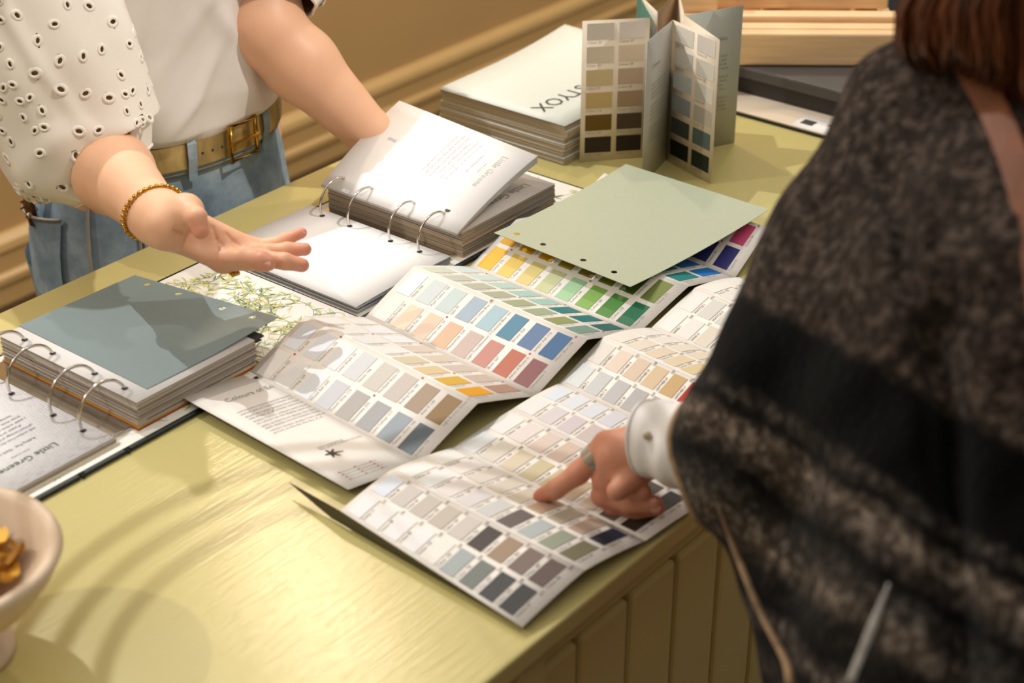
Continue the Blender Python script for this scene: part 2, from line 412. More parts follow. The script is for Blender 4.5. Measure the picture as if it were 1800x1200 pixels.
top1.build('top_page', M_PAPER, B1, 3, 3)
leafblock(B1, 'page_stack', .680, .856, 1.166, 1.379, TOP + .0075, TOP + .0118, M_EDGE1, None, 8, .0015)
MB().box((.678, 1.163, TOP + .0050), (.858, 1.380, TOP + .0075)).build('end_board', mat('cream_board', 'e6dcc6', .6), B1)
# embossed herringbone page with print, upside down for the camera
def m_emboss():
    m = bpy.data.materials.new('embossed_page'); m.use_nodes = True; k = N(m)
    v = k.coords(); ck = k.n('ShaderNodeTexChecker'); ck.inputs['Scale'].default_value = 110; k.l(v, ck.inputs['Vector'])
    w1 = k.n('ShaderNodeTexWave', bands_direction='X'); w1.inputs['Scale'].default_value = 110; k.l(v, w1.inputs['Vector'])
    w2 = k.n('ShaderNodeTexWave', bands_direction='Y'); w2.inputs['Scale'].default_value = 110; k.l(v, w2.inputs['Vector'])
    mx = k.n('ShaderNodeMix', data_type='FLOAT'); k.l(ck.outputs['Fac'], mx.inputs[0]); k.l(w1.outputs['Fac'], mx.inputs[2]); k.l(w2.outputs['Fac'], mx.inputs[3])
    k.bump(mx.outputs[0], .5, .0006); nz = k.noise(v, 150, 2)
    k.l(k.ramp(nz.outputs[0], [(.3, 'edebec'), (.7, 'f4f2f2')]), k.p.inputs['Base Color']); k.p.inputs['Roughness'].default_value = .5
    return m
lp = Sheet(V(.680, 1.379, TOP + .0124), V(.680, 1.167, TOP + .0124), V(.855, 1.379, TOP + .0124), V(.855, 1.167, TOP + .0124))
lpo = lp.build('left_page', m_emboss(), B1, 3, 3)
def page_print(sh, parent, ink, u0, v0, sc=1.0, title='Little Greene', sub='Rolling Fog - Dark 160', lines=6, mark=False):
    """the page's heading and paragraph, read from the far side of the counter"""
    D = dict(dirx=(-1, 0), diry=(0, 1))
    p = Print(sh)
    p.text(title, u0, v0, .0165 * sc, **D, align='c')
    p.text('PAINT & PAPER', u0, v0 - .045, .0042 * sc, **D, align='c')
    p.text(sub, u0 + .02, v0 - .105, .0068 * sc, **D, align='c')
    rs = np.random.RandomState(5)
    for i in range(lines):
        words = ' '.join(rs.choice(['wall', 'paper', 'colour', 'with', 'printed', 'on', 'the', 'heritage', 'and', 'shade', 'design', 'a', 'of', 'from', 'archive']) for _ in range(8))
        p.text(words[:46 - (i % 3) * 3], u0, v0 - .17 - i * .034, .0062 * sc, **D, align='c')
    if mark: p.bar(u0 + .22, .14, .08, .012, (-1, 0), (0, 1))
    p.build('print', ink, parent)
page_print(lp, lpo, M_INK, .58, .82, .74)
for yy in RY(1.172):
    ring_part(B1, .871, yy, TOP + .024, .0295)
    for xx, zz, pr in ((.8445, .0127, 0), (.8985, .0346, 1)):
        MB().lathe([(0.0001, 0), (.0034, 0)], (xx, yy, TOP + zz + .0002), 12).build('punch_hole', M_INK, B1)
MB().box((.859, 1.175, TOP + .0046), (.883, 1.377, TOP + .0085)).build('ring_mechanism', M_CHROME, B1, bevel=.001)

def holed_sheet(name, label, corners, holes, m, group=None, hr=.0036, bulge=0, sag=0, cat='paint sheet', lift=None):
    """loose painted sheet with real punched holes: fine grid with the cells inside each hole removed, plus a crisp rim"""
    sh = Sheet(*corners, bulge=bulge, sag=sag)
    if lift:
        f0 = sh.pt
        sh.pt = lambda u, v, h=0.0: f0(u, v, h) + np.array([0, 0, lift(u, v)])
    nu, nv = 140, 140
    P = []; us = np.linspace(0, 1, nu); vs = np.linspace(0, 1, nv)
    hc = [(hu, hv) for hu, hv in holes]
    for u in us:
        for v in vs:
            uu, vv = u, v
            for hu, hv in hc:   # pull the grid onto the hole's rim
                dx, dy = (u - hu) * sh.wu, (v - hv) * sh.wv; d = math.hypot(dx, dy)
                if d < hr * 1.6 and d > 1e-6:
                    k_ = hr / d if d < hr * 1.6 and d > hr * .62 else 1
                    uu, vv = hu + dx * k_ / sh.wu, hv + dy * k_ / sh.wv
            P.append((uu, vv))
    top = [sh.pt(u, v, 0) for u, v in P]; bot = [sh.pt(u, v, -.0004) for u, v in P]
    F = []
    for i in range(nu - 1):
        for j in range(nv - 1):
            q = [i * nv + j, (i + 1) * nv + j, (i + 1) * nv + j + 1, i * nv + j + 1]
            if any(sum(1 for a in q if math.hypot((P[a][0] - hu) * sh.wu, (P[a][1] - hv) * sh.wv) <= hr * 1.02) == 4 for hu, hv in hc): continue
            F.append(tuple(q))
    nn = np.cross(top[F[0][1]] - top[F[0][0]], top[F[0][2]] - top[F[0][0]])
    if nn[2] < 0: F = [f[::-1] for f in F]
    off = len(top); F2 = F + [tuple(a + off for a in f[::-1]) for f in F]
    r = thing(name, label, cat, tuple(np.mean(corners, 0) * V(1, 1, 0) + V(0, 0, min(c[2] for c in corners) - .0005)), group)
    o = mesh('painted_face', top + bot, F2, m, r, smooth=True)
    return r, sh
SLATE = mat('slate_paint', '7f8f8f', .38, var=.02, nscale=200, spec=.5)
holed_sheet('paint_sheet', 'slate-blue painted sheet with punched holes on the left binder', (V(.913, 1.383, TOP + .0350), V(.911, 1.181, TOP + .0350), V(1.063, 1.376, TOP + .0362), V(1.085, 1.176, TOP + .0372)),
            [(.935, .145), (.935, .37), (.925, .685), (.925, .885)], SLATE, 'loose painted sheets', lift=lambda u, v: .010 * max(0, u - .5) * v)

# ---- middle binder: white pages left, thick stack right, a block of leaves lifted by the hand
B2 = binder('open ring binder in the middle with white pages, a leaf block lifted by a hand', 1.330, 1.388, 1.1870, 1.612, 1.154, 1.396, 1.360, 37, 95, .0006, .005)
leafblock(B2, 'page_stack', 1.190, 1.345, 1.165, 1.389, TOP + .0052, TOP + .0135, M_EDGEG, None, 9, .0022)
lp2 = Sheet(V(1.1905, 1.389, TOP + .0142), V(1.1885, 1.165, TOP + .0142), V(1.347, 1.389, TOP + .0142), V(1.347, 1.165, TOP + .0142), bulge=.0012)
lp2.build('left_page', M_PAPER, B2, 9, 5)
leafblock(B2, 'page_stack', 1.366, 1.540, 1.163, 1.376, TOP + .0052, TOP + .0365, M_EDGE2, None, 30, .002)
ss = Sheet(V(1.366, 1.376, TOP + .0374), V(1.366, 1.163, TOP + .0374), V(1.541, 1.376, TOP + .0374), V(1.541, 1.163, TOP + .0374))
sso = ss.build('stack_page', mat('printed_page', 'd6cdc6', .5, var=.05, nscale=12), B2, 3, 3)
page_print(ss, sso, M_INKGREY, .62, .86)
# lifted block: eight leaves fanned about the rings
aL, aR, bL, bR = V(1.356, 1.377, TOP + .0415), V(1.356, 1.163, TOP + .0400), W(701, 177, .102), W(944, 274, .072)
for i in range(7):
    t = i / 6.0
    dz = V(0, 0, -.0075 * (1 - t)); dz2 = V(.001, 0, -.0085 * (1 - t))
    sh = Sheet(aL + dz * .3, aR + dz * .3, bL + dz2, bR + dz2, bulge=.004 if i == 6 else .0035, th=.0009)
    nm = 'lifted_leaf'
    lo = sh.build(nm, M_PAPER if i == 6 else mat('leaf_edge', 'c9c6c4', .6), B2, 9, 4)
page_print(sh, lo, mat('pale_ink', 'b9b5b2', .7), .66, .84, .72, sub='Lustre Flower 160')
pr = Print(sh); pr.bar(.62, .15, .100, .013, (-1, 0), (0, 1)); pr.build('stamp', mat('grey_stamp', 'c6c3c4', .6, var=.3, nscale=400), lo)
for yy in RY(1.172):
    ring_part(B2, 1.3585, yy, TOP + .0255, .0285, .0015, -30, 205)
    MB().lathe([(0.0001, 0), (.0034, 0)], (1.3325, yy, TOP + .0152), 12).build('punch_hole', M_INK, B2)
    MB().lathe([(0.0001, 0), (.0036, 0)], (1.3835, yy, TOP + .0490), 12).build('punch_hole', M_INK, B2)
MB().box((1.349, 1.175, TOP + .0046), (1.371, 1.377, TOP + .0085)).build('ring_mechanism', M_CHROME, B2, bevel=.001)

# ================================================================== folded colour cards
def card(label, folds, panels, nchip, m_text=None, chipw=.66, names=None, vm=(.03, .02), rows=((.05, .45), (.53, .93)), dots=False, bul=None, group='fold-out colour cards', line=False):
    """folds: list of (L, R) world points; panels: per panel None or (lower row colours, upper row colours)"""
    c0 = np.mean([p for f in folds for p in f], 0)
    r = thing('colour_card', label, 'colour card', (c0[0], c0[1], TOP), group)
    out = []
    for i, pan in enumerate(panels):
        (aL, aR), (bL, bR) = folds[i], folds[i + 1]
        sh = Sheet(aL, aR, bL, bR, bulge=(bul[i] if bul else .0006), th=.0005)
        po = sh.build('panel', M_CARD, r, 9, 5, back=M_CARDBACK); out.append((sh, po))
        if not pan: continue
        pr = Print(sh); dt = Print(sh); nch = nchip
        pitch = (1 - vm[0] - vm[1]) / nch
        for ri, (u0, u1) in enumerate(rows):
            for k_, colr in enumerate(pan[ri]):
                if colr is None: continue
                v0 = vm[0] + k_ * pitch; v1 = v0 + pitch * chipw
                sh.patch('paint_chip', u0, u1, v0, v1, M_CHIP, po, .0005, colr, nu=4)
                nm = (names[i][ri][k_] if names and names.get(i) and k_ < len(names[i][ri]) else None) or 'Colour %d' % (11 + (k_ * 37 + i * 53 + ri * 17) % 280)
                pr.text(nm, u0 + .01, v1 + pitch * (.22 if line else .17), .0042 if line else .0047)
                if line:
                    pr.bar(u0, v1 + pitch * .03, (u1 - u0) * sh.wu, .00022)
                    pr.text(str(219 + (k_ * 7 + ri * 11 + i * 31) % 140), u1 - .03, v1 + pitch * .24, .0042)
                if dots and (k_ * 3 + ri + i) % 4 == 1: dt.dot(u1 + .035, v1 + pitch * .07, .0013)
        pr.build('print', M_INKGREY if not line else M_INK, po)
        dt.build('mark_dots', M_INKRED, po)
    return r, out
zA = [(.012, .010), (.003, .002), (.034, .032), (.003, .002), (.032, .031), (.003, .002), (.025, .026), (.003, .002), (.020, .022)]
pA = [((317, 696), (612, 860)), ((437, 656), (738, 816)), ((536, 555), (840, 708)), ((642, 557), (942, 696)), ((728, 467), (1033, 596)), ((826, 468), (1122, 586)), ((908, 385), (1210, 503)), ((1000, 370), (1293, 487)), ((1062, 304), (1352, 400))]
fA = [(W(*l, z[0] + .0012), W(*r_, z[1] + .0012)) for (l, r_), z in zip(pA, zA)]
colsA = [None,
 (['e9e6e2', 'ebe8e6', 'e8eaee', 'cdced2', 'b3aea6', 'a8a8a9', '98a1a9', '5c676e'], ['e3e7ee', 'dfe1e8', 'e8e9ec', 'd6d7da', 'cfcabf', 'c9beb5', 'a58e76', '886832']),
 (['f2efe8', 'f1eee9', 'efeeee', 'f0ede9', 'd9ceb3', 'e0cc9f', 'deb244', 'e29f10'], ['f0ede6', 'edf0f3', 'f2f2f2', 'dccfc3', 'd9cdbd', 'd3c5ba', 'ccbbae', 'ae8977']),
 (['f1e3dc', 'efd6bb', 'e4c8ae', 'dbb596', 'c9b3ab', 'c4877a', 'b9674a', '824a4b'], ['dfe7f1', 'cfd7d8', 'c4d3d0', 'a3b5c5', 'a6c3cd', '4e86a1', '5a78a0', '2c5e8c']),
 (['d8dccb', 'cdd0c2', 'c0c4b2', 'b4b9a2', 'a9b491', 'a4b595', '96a06f', '7a998e'], ['dbe6e6', 'cfe3e0', 'bcd9d3', 'add3cd', 'a7cdc5', '2c7e84', '1e7379', '2e6364']),
 (['f0ba36', 'eac96a', 'dccb84', 'c8cda0', 'a6cfa4', '84b155', '4d8939', '1d6a48'], ['e0a414', 'c9920f', 'c08a10', '958024', '74652a', '666c1c', '425a18', '6f7d3a']),
 (['7f9a60', '5f8f5c', '3f8a6a', '2f8478', '2a807c', '24807c', '22807e', '1c7e7c'], ['5fa0a8', '4a98b0', '3a90b8', '2a88c0', '2280c2', '1a7ac4', '1676c4', '1072c4']),
 (['8a90c0', '7078b0', '5a62a4', '4a509a', '424690', '3c3e88', '363880', '323378'], ['e0a0b0', 'dc90a8', 'd880a0', 'd67098', 'd46490', 'd45c8a', 'd35684', 'd24f7d'])]
nmA = {1: (['Loft White 222', 'Shirting 129', 'Wood Ash 229', 'French Grey 113', 'Serpentine 233', 'Lead Colour 117', 'Gauze - Dark 166', 'Juniper 115'], ['Flint 236', 'Slaked Lime 105', 'Linen Wash 33', 'Gauze 106', 'Portland Stone 77', 'Rolling Fog 143', 'Attic II 144', 'Light Bronze Green 123']),
       3: (["Julie's Dream 26", 'Stock Pale 39', 'Beauvais Lilac 29', 'Masquerade 334', 'Light Peachblossom 3', 'Blush 267', 'Ashes of Roses 6', 'Adventurer 7'], ['Gauze 106', 'Pearl Colour 100', 'Salix 99', 'Bone China Blue 107', 'Celestial Blue 101', 'Etruria 326', 'Juniper Ash 115', "Hicks' Blue 208"])}
cardA, panA = card('fold-out paint card of eight-swatch rows under the pointing palm, text panel in front', fA, colsA, 8, names=nmA, dots=True)
# text panel of that card
sh, po = panA[0]
p = Print(sh); p.text('Colours of England', .30, .165, .0105)
rs = np.random.RandomState(3)
for i in range(10):
    words = ' '.join(rs.choice(['the', 'colours', 'of', 'period', 'paint', 'shades', 'drawn', 'from', 'historic', 'houses', 'and', 'an', 'archive']) for _ in range(8))
    p.text(words[:44 - (i % 3) * 4], .22, .265 + i * .022 + (i // 2) * .006, .0048)
p.build('print', M_INKGREY, po)
p = Print(sh); p.text('paint supporting', .36, .685, .0046); p.text('the care of historic houses', .36, .70, .0046)
p.build('small_print', M_INKGREY, po)
p = Print(sh)
for a_, ln_ in ((0.2, .011), (1.1, .008), (2.0, .007), (-.7, .008), (-1.6, .007), (3.3, .006)):      # oak sprig: lobed leaves and an acorn
    for t_ in (.25, .5, .75, 1.0): p.dot(.40 + math.cos(a_) * ln_ * t_ / sh.wu, .745 + math.sin(a_) * ln_ * t_ / sh.wv, .0016 * (1.25 - t_ * .6), 7)
p.build('oak_leaf_emblem', M_INK, po)
p = Print(sh)
for i in range(4): p.bar(.16 + i * .0, .885 + i * .021, .044, .0005)
p.build('key_lines', M_INKGREY, po)
p = Print(sh)
for i in range(4):
    for j in range(3): p.dot(.17 + j * .22, .880 + i * .021, .0010)
p.build('key_dots', M_INKRED, po)

pB = [((598, 897), (918, 1102)), ((686, 826), (1028, 1002)), ((797, 786), (1135, 950)), ((900, 719), (1236, 883)), ((984, 673), (1300, 821)), ((1060, 592), (1370, 731)), ((1145, 576), (1460, 711)), ((1222, 505), (1540, 640)), ((1300, 487), (1610, 620))]
zB = [(.0155, .006), (.0125, .016), (.0055, .0055), (.013, .011), (.0045, .0045), (.0230, .0220), (.0050, .0050), (.022, .021), (.0050, .0050)]
fB = [(W(*l, z[0] + .001), W(*r_, z[1] + .001)) for (l, r_), z in zip(pB, zB)]
g8 = ['b8b4b0', 'a8a49e', '989088']
colsB = [(['f0eef0', 'ecebec', 'efedef', 'efeeee', 'efece6', 'a7b0b1', '757d79', '3c3e40', '2e2f31'], ['dfe6f4', 'cfc9c5', 'c8c0b8', 'c5bcb1', 'cfc8c2', '483f41', 'a08a76', '7a6964', '594945']),
 (['f3f1ee', 'edeff0', 'e6e0de', 'dcd8d9', 'cfd0d0', '69615f', 'b1bcbd', '949c8b', '6c6a50'], ['f2f0ec', 'f0e9e5', 'dfd6cc', 'd8cfc1', 'cec3b2', 'bfa48b', 'b0a593', 'b6a292', '1f2738']),
 (['e1e5e6', 'dcd5ca', 'd9ccb5', 'cbbf9e', 'c7bc9a', 'b9a689', 'cbb8a4', '675c58', '33291f'], ['f1ecea', 'e6dbd8', 'dccbc1', 'd3bfb0', 'd9bfa5', 'd0bb96', '9a8672', '4a4340', '1d1a18']),
 (['f0ebea', 'dcd6d9', 'd5cbd0', 'cec1bf', 'c9bcb8', 'c0b4b0'] + g8, ['e3ebf3', 'e4e8ef', 'dfe3eb', 'd8d7e0', 'd0cfda', 'c8c6d2'] + g8),
 (['dbdfe0', 'c9cccd', 'bcbbbc', 'b4b1b1', 'aeacac', 'a6a3a2'] + g8, ['e4ded7', 'e3d2c3', 'd9c4ae', 'd6bf9d', 'c8a877', 'b4271f', 'f06e28', 'd84a20', 'b03020']),
 (['efe9df', 'e9dfd0', 'e6d6be', 'e4d3b4', 'dfcda1', 'd8a31e', 'c99418', 'b88414', 'a67610'], ['f0ece6', 'efe9df', 'ebe1d3', 'e9dcc9', 'e4d4ba', 'e0ccaa', 'd8c49c', 'd0ba8c', 'c8b07c']),
 (['eeebe7', 'e9e5e0', 'ddd4c7', 'd5cab9', 'ccc0ae', 'c2b6a2', 'b8ac98', 'aea28e', 'a49884'], ['eceae7', 'd8d6d0', 'd4d3cc', 'ccccc4', 'c4c4bc', 'bcbcb4', 'b4b4ac', 'acaca4', 'a4a49c']),
 (['f2efe9', 'eeeae2', 'e8e4da', 'e4e0d4', 'dedacc', 'd8d4c4', 'd2cebc', 'ccc8b4', 'c6c2ac'], ['f0f0ea', 'ecece4', 'e6e8de', 'e2e4d8', 'dee0d0', 'd8dcc8', 'd2d8c0', 'ccd4b8', 'c6d0b0'])]
R_ = ['I', 'II', 'III', 'IV', 'V', 'VI']
nmB = {4: (['SALT ' + q for q in R_], ['LEATHER ' + q for q in R_[:5]] + ['COCHINEAL', 'CHARM']), 6: (['SAND ' + q for q in R_], ['WATTLE ' + q for q in R_])}
cardB, panB = card('fold-out paint card of pale nine-swatch rows under the pointing finger', fB, colsB, 9, names=nmB, chipw=.70, vm=(.025, .035), line=True,
                   bul=[.0012, .0016, .0008, .0018, .0006, .0030, .0006, .003])
# first flap of that card, folded under and standing on its edge
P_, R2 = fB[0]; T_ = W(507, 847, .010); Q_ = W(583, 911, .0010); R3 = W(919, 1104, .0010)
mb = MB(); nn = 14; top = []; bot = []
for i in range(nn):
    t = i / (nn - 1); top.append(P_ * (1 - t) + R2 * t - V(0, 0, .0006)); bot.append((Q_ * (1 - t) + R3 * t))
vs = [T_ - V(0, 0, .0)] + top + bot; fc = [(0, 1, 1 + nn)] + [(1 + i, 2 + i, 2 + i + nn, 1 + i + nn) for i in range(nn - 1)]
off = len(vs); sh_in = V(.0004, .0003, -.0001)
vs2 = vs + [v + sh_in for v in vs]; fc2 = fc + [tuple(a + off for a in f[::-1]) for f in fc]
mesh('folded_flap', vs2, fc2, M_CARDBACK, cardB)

# sage paint sheet resting on the far part of the first card
SAGE = mat('sage_paint', 'b4baa2', .40, var=.02, nscale=200)
holed_sheet('paint_sheet', 'pale sage painted sheet with punched holes lying on the fold-out card', (W(868, 409, .036), W(1108, 504, .036), W(1100, 288, .034), W(1352, 368, .034)),
            [(.065, .105), (.065, .305), (.065, .60), (.065, .82)], SAGE, 'loose painted sheets', bulge=-.004)
# ================================================================== stack of brochures
rs = np.random.RandomState(21)
M_MINT = mat('mint_cover', 'd3d8cf', .45, var=.015, nscale=120)
M_PEDGE = m_pages('brochure_edges', ['8f7e66', 'b8a78c', 'c6b69c', 'a08f76', 'd0c2aa'], 1500)
NB = 6; zb = TOP + .0004; hB = .054 / NB
ords = ['lowest', 'second from the bottom', 'third from the bottom', 'third from the top', 'second from the top', 'topmost']
for i in range(NB):
    dx, dy = rs.uniform(-.003, .003, 2); x0, x1, y0_, y1_ = 1.662 + dx, 1.948 + dx, 1.240 + dy, 1.452 + dy
    r = thing('brochure', ('mint-covered brochure with dark lettering, topmost of the stack' if i == NB - 1 else 'mint-covered brochure, %s of the stack behind the binder' % ords[i]), 'brochure',
              ((x0 + x1) / 2, (y0_ + y1_) / 2, zb), 'stacked brochures')
    mb = MB()
    for j in range(6):
        q = rs.uniform(-.0012, .0012, 3); z0_ = zb + .0006 + j * (hB - .0014) / 6
        mb.box((x0 + q[0] + .001, y0_ + q[1] + .001, z0_), (x1 - .001 + q[2], y1_ - .001, z0_ + (hB - .0014) / 6 * .9))
    mb.build('page_block', M_PEDGE, r)
    sx_ = .0015 if i == NB - 1 else -.0008
    lift = .018 if i == NB - 1 else 0.0
    MB().box((x0 + .001, y0_ + .001, zb), (x1 - .001, y1_ - .001, zb + .0005)).build('back_cover', M_MINT, r)
    cs = Sheet(V(x0 - sx_, y1_, zb + hB - .0004), V(x0 - sx_, y0_ - sx_, zb + hB - .0004), V(x1, y1_ + .004, zb + hB - .0004), V(x1, y0_, zb + hB - .0004))
    f0 = cs.pt; cs.pt = (lambda f0, lf: (lambda u, v, h=0.0: f0(u, v, h) + V(0, 0, lf * max(0, u - .35) ** 2 * (1 - .5 * v) * 1.6)))(f0, lift)
    co = cs.build('front_cover', M_MINT, r, 13, 5)
    if i == NB - 1:
        p = Print(cs); p.text('STYOX', .29, .60, .034, (-1, 0), (0, 1), 'l')
        # start so that the last letter ends where the photo shows it
        p = Print(cs); xy, _f = text2d('STYOX'); wtx = xy[:, 0].max() * .034 / cs.wu
        p.text('STYOX', .07 + wtx, .66, .034, (-1, 0), (0, 1)); p.build('title', M_INK, co)
    zb += hB

# ================================================================== standing fan-folded card
HC = .19; ZC = TOP + .0006
def top_at(x, y): q = W(x, y, HC); return V(q[0], q[1], ZC)
C0, C1, BK1, BK2, BK3, QQ, P5 = top_at(1024, 38), top_at(1143, 32), top_at(1120, -12), top_at(1156, 22), top_at(1192, -14), top_at(1203, 28), top_at(1307, 10)
P2, FF, P3 = top_at(1138, 74), top_at(1183, 36), top_at(1265, 71)
cc0 = np.mean([C0, C1, P5, P3], 0)
stc = thing('colour_card', 'fan-folded colour card standing upright beside the brochure stack', 'colour card', (cc0[0], cc0[1], TOP), 'fold-out colour cards')
def upright(a, b, cols=None, back=False, nchip=6, m=None, text=None):
    up = V(0, 0, HC)
    sh = Sheet(a + up, a, b + up, b, th=.0005)
    n = np.cross(b - a, up); mid = (a + b) / 2
    n = n / np.linalg.norm(n)
    if n @ (CAM - mid) < 0: n = -n
    sh.n = n
    po = sh.build('panel', m or mat('ivory_card', 'e6d8c2', .5, var=.02), stc, 3, 3)
    if cols:
        pitch = .965 / nchip
        pr = Print(sh)
        for ri, (u0, u1) in enumerate(((.07, .47), (.55, .93))):
            for k_, c in enumerate(cols[ri]):
                v0 = .02 + k_ * pitch
                sh.patch('paint_chip', u0, u1, v0, v0 + pitch * .70, M_CHIP, po, .0005, c, nu=2)
                pr.text('Colour %d' % (k_ * 31 + 20 + ri * 7), u0, v0 + pitch * .86, .0045, (1, 0), (0, -1))
        pr.build('print', M_INKGREY, po)
    if text:
        pr = Print(sh); r2 = np.random.RandomState(4)
        pr.text(text, .22, .22, .0085, (1, 0), (0, -1))
        for i in range(text != '' and 12):
            pr.text(' '.join(r2.choice(['paint', 'of', 'historic', 'houses', 'and', 'the', 'shade']) for _ in range(6))[:24], .22, .34 + i * .03 + (i // 4) * .03, .0052, (1, 0), (0, -1))
        pr.build('print', M_INKGREY, po)
    return sh
GREYP = mat('grey_panel', 'c6c4bd', .5, var=.02)
upright(C0, C1, (['d9cfc2', 'd6c8b2', 'cdb98e', 'c7ac72', '6a5212', '2c2015'], ['dbd2c8', 'd3c0a8', 'b59f86', '9d8468', '4a3a2a', '24140f']))
upright(C1, BK1, m=mat('teal_panel', '2f6a5c', .5)); upright(BK1, BK2); upright(BK2, BK3, m=mat('brown_panel', '8d6f4c', .5)); upright(BK3, QQ)
upright(P2, FF, m=GREYP, text='Colours')
upright(FF, P3, (['e9e3d8', 'd9d5cd', 'bfc4c4', '93999c', '414743', '101316'], ['e2dbd2', 'dcd5c8', 'd6d0c2', 'c3bcae', '5f6f6a', '1f2a22']))
upright(QQ, P3); upright(QQ, P5, m=mat('grey_green_panel', 'b9bbae', .5, var=.02), text='Colour Scales')

# ================================================================== sample board, dark box, pine crate behind
x_b = 1.948
r = thing('sample_board', 'pale beige sample board with a white label lying under the dark box', 'board', (2.0, 1.12, TOP))
MB().box((x_b, .86, TOP + .0003), (2.25, 1.34, TOP + .0045)).build('backing', M_DARKGREEN, r)
MB().box((x_b + .001, .861, TOP + .0045), (2.249, 1.339, TOP + .0062)).build('face', mat('beige_face', 'dccbb4', .5, var=.05, nscale=8), r)
bs = Sheet(V(x_b + .003, 1.075, TOP + .0064), V(x_b + .003, .99, TOP + .0064), V(x_b + .045, 1.075, TOP + .0064), V(x_b + .045, .99, TOP + .0064))
lb = bs.build('label', M_PAPER, r, 2, 2)
p = Print(bs); p.bar(.3, .30, .016, .018); p.bar(.62, .5, .004, .03, (1, 0), (0, 1)); p.build('label_mark', M_INK, lb)
r = thing('sample_box', 'black-brown flat sample box under the slatted pine crate', 'box', (2.16, 1.1, TOP + .0062))
M_BLK = mat('black_box', '2a2622', .5, var=.08)
MB().box((2.012, .80, TOP + .0064), (2.34, 1.36, TOP + .0440)).build('box_body', M_BLK, r, bevel=.002)
MB().box((2.006, .796, TOP + .030), (2.346, 1.364, TOP + .0470)).build('box_lid', mat('box_lid', '4a4744', .45, var=.06), r, bevel=.003)
M_PINE = mat('pine', 'eac596', .42, var=.10, nscale=10, stretch=(1, 1, 18), bump=.08, bscale=60)
zc = TOP + .0475
R0 = W(1592, 117, .048); Lx = W(1195, 115, .048); u = (Lx - R0); u[2] = 0; Lc = np.linalg.norm(u); u /= Lc; bk = V(-u[1], u[0], 0)
if bk @ ray(1400, 60) < 0: bk = -bk
r = thing('pine_crate', 'slatted pine wood crate behind the standing card', 'crate', tuple((R0 + Lx) / 2 + bk * .1))
pz = lambda z: V(0, 0, z)
def slat(name, s0, s1, d0, d1, z0, z1, bev=.003):
    a = R0 + u * s0 + bk * d0; a = V(a[0], a[1], TOP + .048 + z0)
    return MB().obox(a, u * (s1 - s0), bk * (d1 - d0), pz(z1 - z0)).build(name, M_PINE, r, bevel=bev)
slat('front_board', 0, Lc, 0, .020, 0, .047)
slat('slat', .002, Lc, .022, .046, .036, .048); slat('slat', .004, Lc, .050, .076, .040, .056); slat('slat', .008, Lc, .122, .150, .042, .060)
slat('slat', .010, Lc, .176, .204, .044, .062); slat('back_board', 0, Lc, .215, .232, 0, .050)
for s_ in (.022, .155, Lc - .06): slat('cross_bar', s_, s_ + .030, .020, .214, .022, .038, .002)
slat('end_board', 0, .016, .020, .215, 0, .034); slat('end_board', Lc - .016, Lc, .020, .215, 0, .034)
slat('corner_post', Lc - .055, Lc - .0, .06, .085, .056, .13)
slat('crate_base', .016, Lc - .016, .020, .215, 0, .008, .001)
# navy box with a cream label on the end of the counter
r = thing('storage_box', 'navy storage box with a cream label at the far end of the counter', 'box', (2.56, 1.12, TOP))
M_NAVY = mat('navy_board', '232a3a', .5, var=.06)
MB().box((2.45, .95, TOP + .0003), (2.70, 1.40, TOP + .075)).build('box_body', M_NAVY, r, bevel=.003)
MB().box((2.445, .945, TOP + .060), (2.705, 1.405, TOP + .085)).build('box_lid', M_NAVY, r, bevel=.003)
MB().box((2.46, .98, TOP + .085), (2.58, 1.17, TOP + .0856)).build('label', mat('cream_label', 'e8dfa6', .5), r)

# ================================================================== wooden bowl with dried petals
M_BOWL = mat('limed_wood', 'd3bba0', .5, var=.12, nscale=18, stretch=(1, 1, 3), bump=.15, bscale=40, bdist=.002)
bc = V(.575, 1.030, TOP)
bowl = thing('pedestal_bowl', 'limed wooden pedestal bowl at the lower left corner', 'bowl', tuple(bc))
prof = [(.0005, .052), (.030, .054), (.055, .064), (.072, .080), (.0835, .0985), (.0885, .1015), (.0945, .1005), (.0960, .0960), (.088, .080), (.074, .060), (.052, .046), (.030, .040), (.018, .036)]
MB().lathe(prof, bc, 56).build('bowl_body', M_BOWL, bowl, smooth=True)
MB().lathe([(.018, .038), (.015, .030), (.017, .022), (.024, .016), (.042, .010), (.047, .006), (.047, .0006), (.0005, .0006)], bc, 40).build('pedestal', M_BOWL, bowl, smooth=True)
M_PETAL = mat('dried_petal', 'e6b040', .55, var=.2, nscale=30)
M_PETAL2 = mat('dried_petal_brown', 'b07a2c', .6, var=.3, nscale=30)
desc = ['broad curled', 'narrow twisted', 'folded', 'ragged', 'long pointed', 'small cupped', 'split', 'flat', 'crumpled', 'rolled', 'brownish', 'upright']
pl = [(.036, .004, .100), (.030, -.030, .098), (.046, -.016, .096), (.018, .022, .100), (-.012, -.02, .102), (.040, .022, .094), (-.004, -.044, .096), (-.04, .02, .099), (-.03, -.045, .096), (.006, .0, .106), (.040, .002, .090), (-.02, .045, .094)]
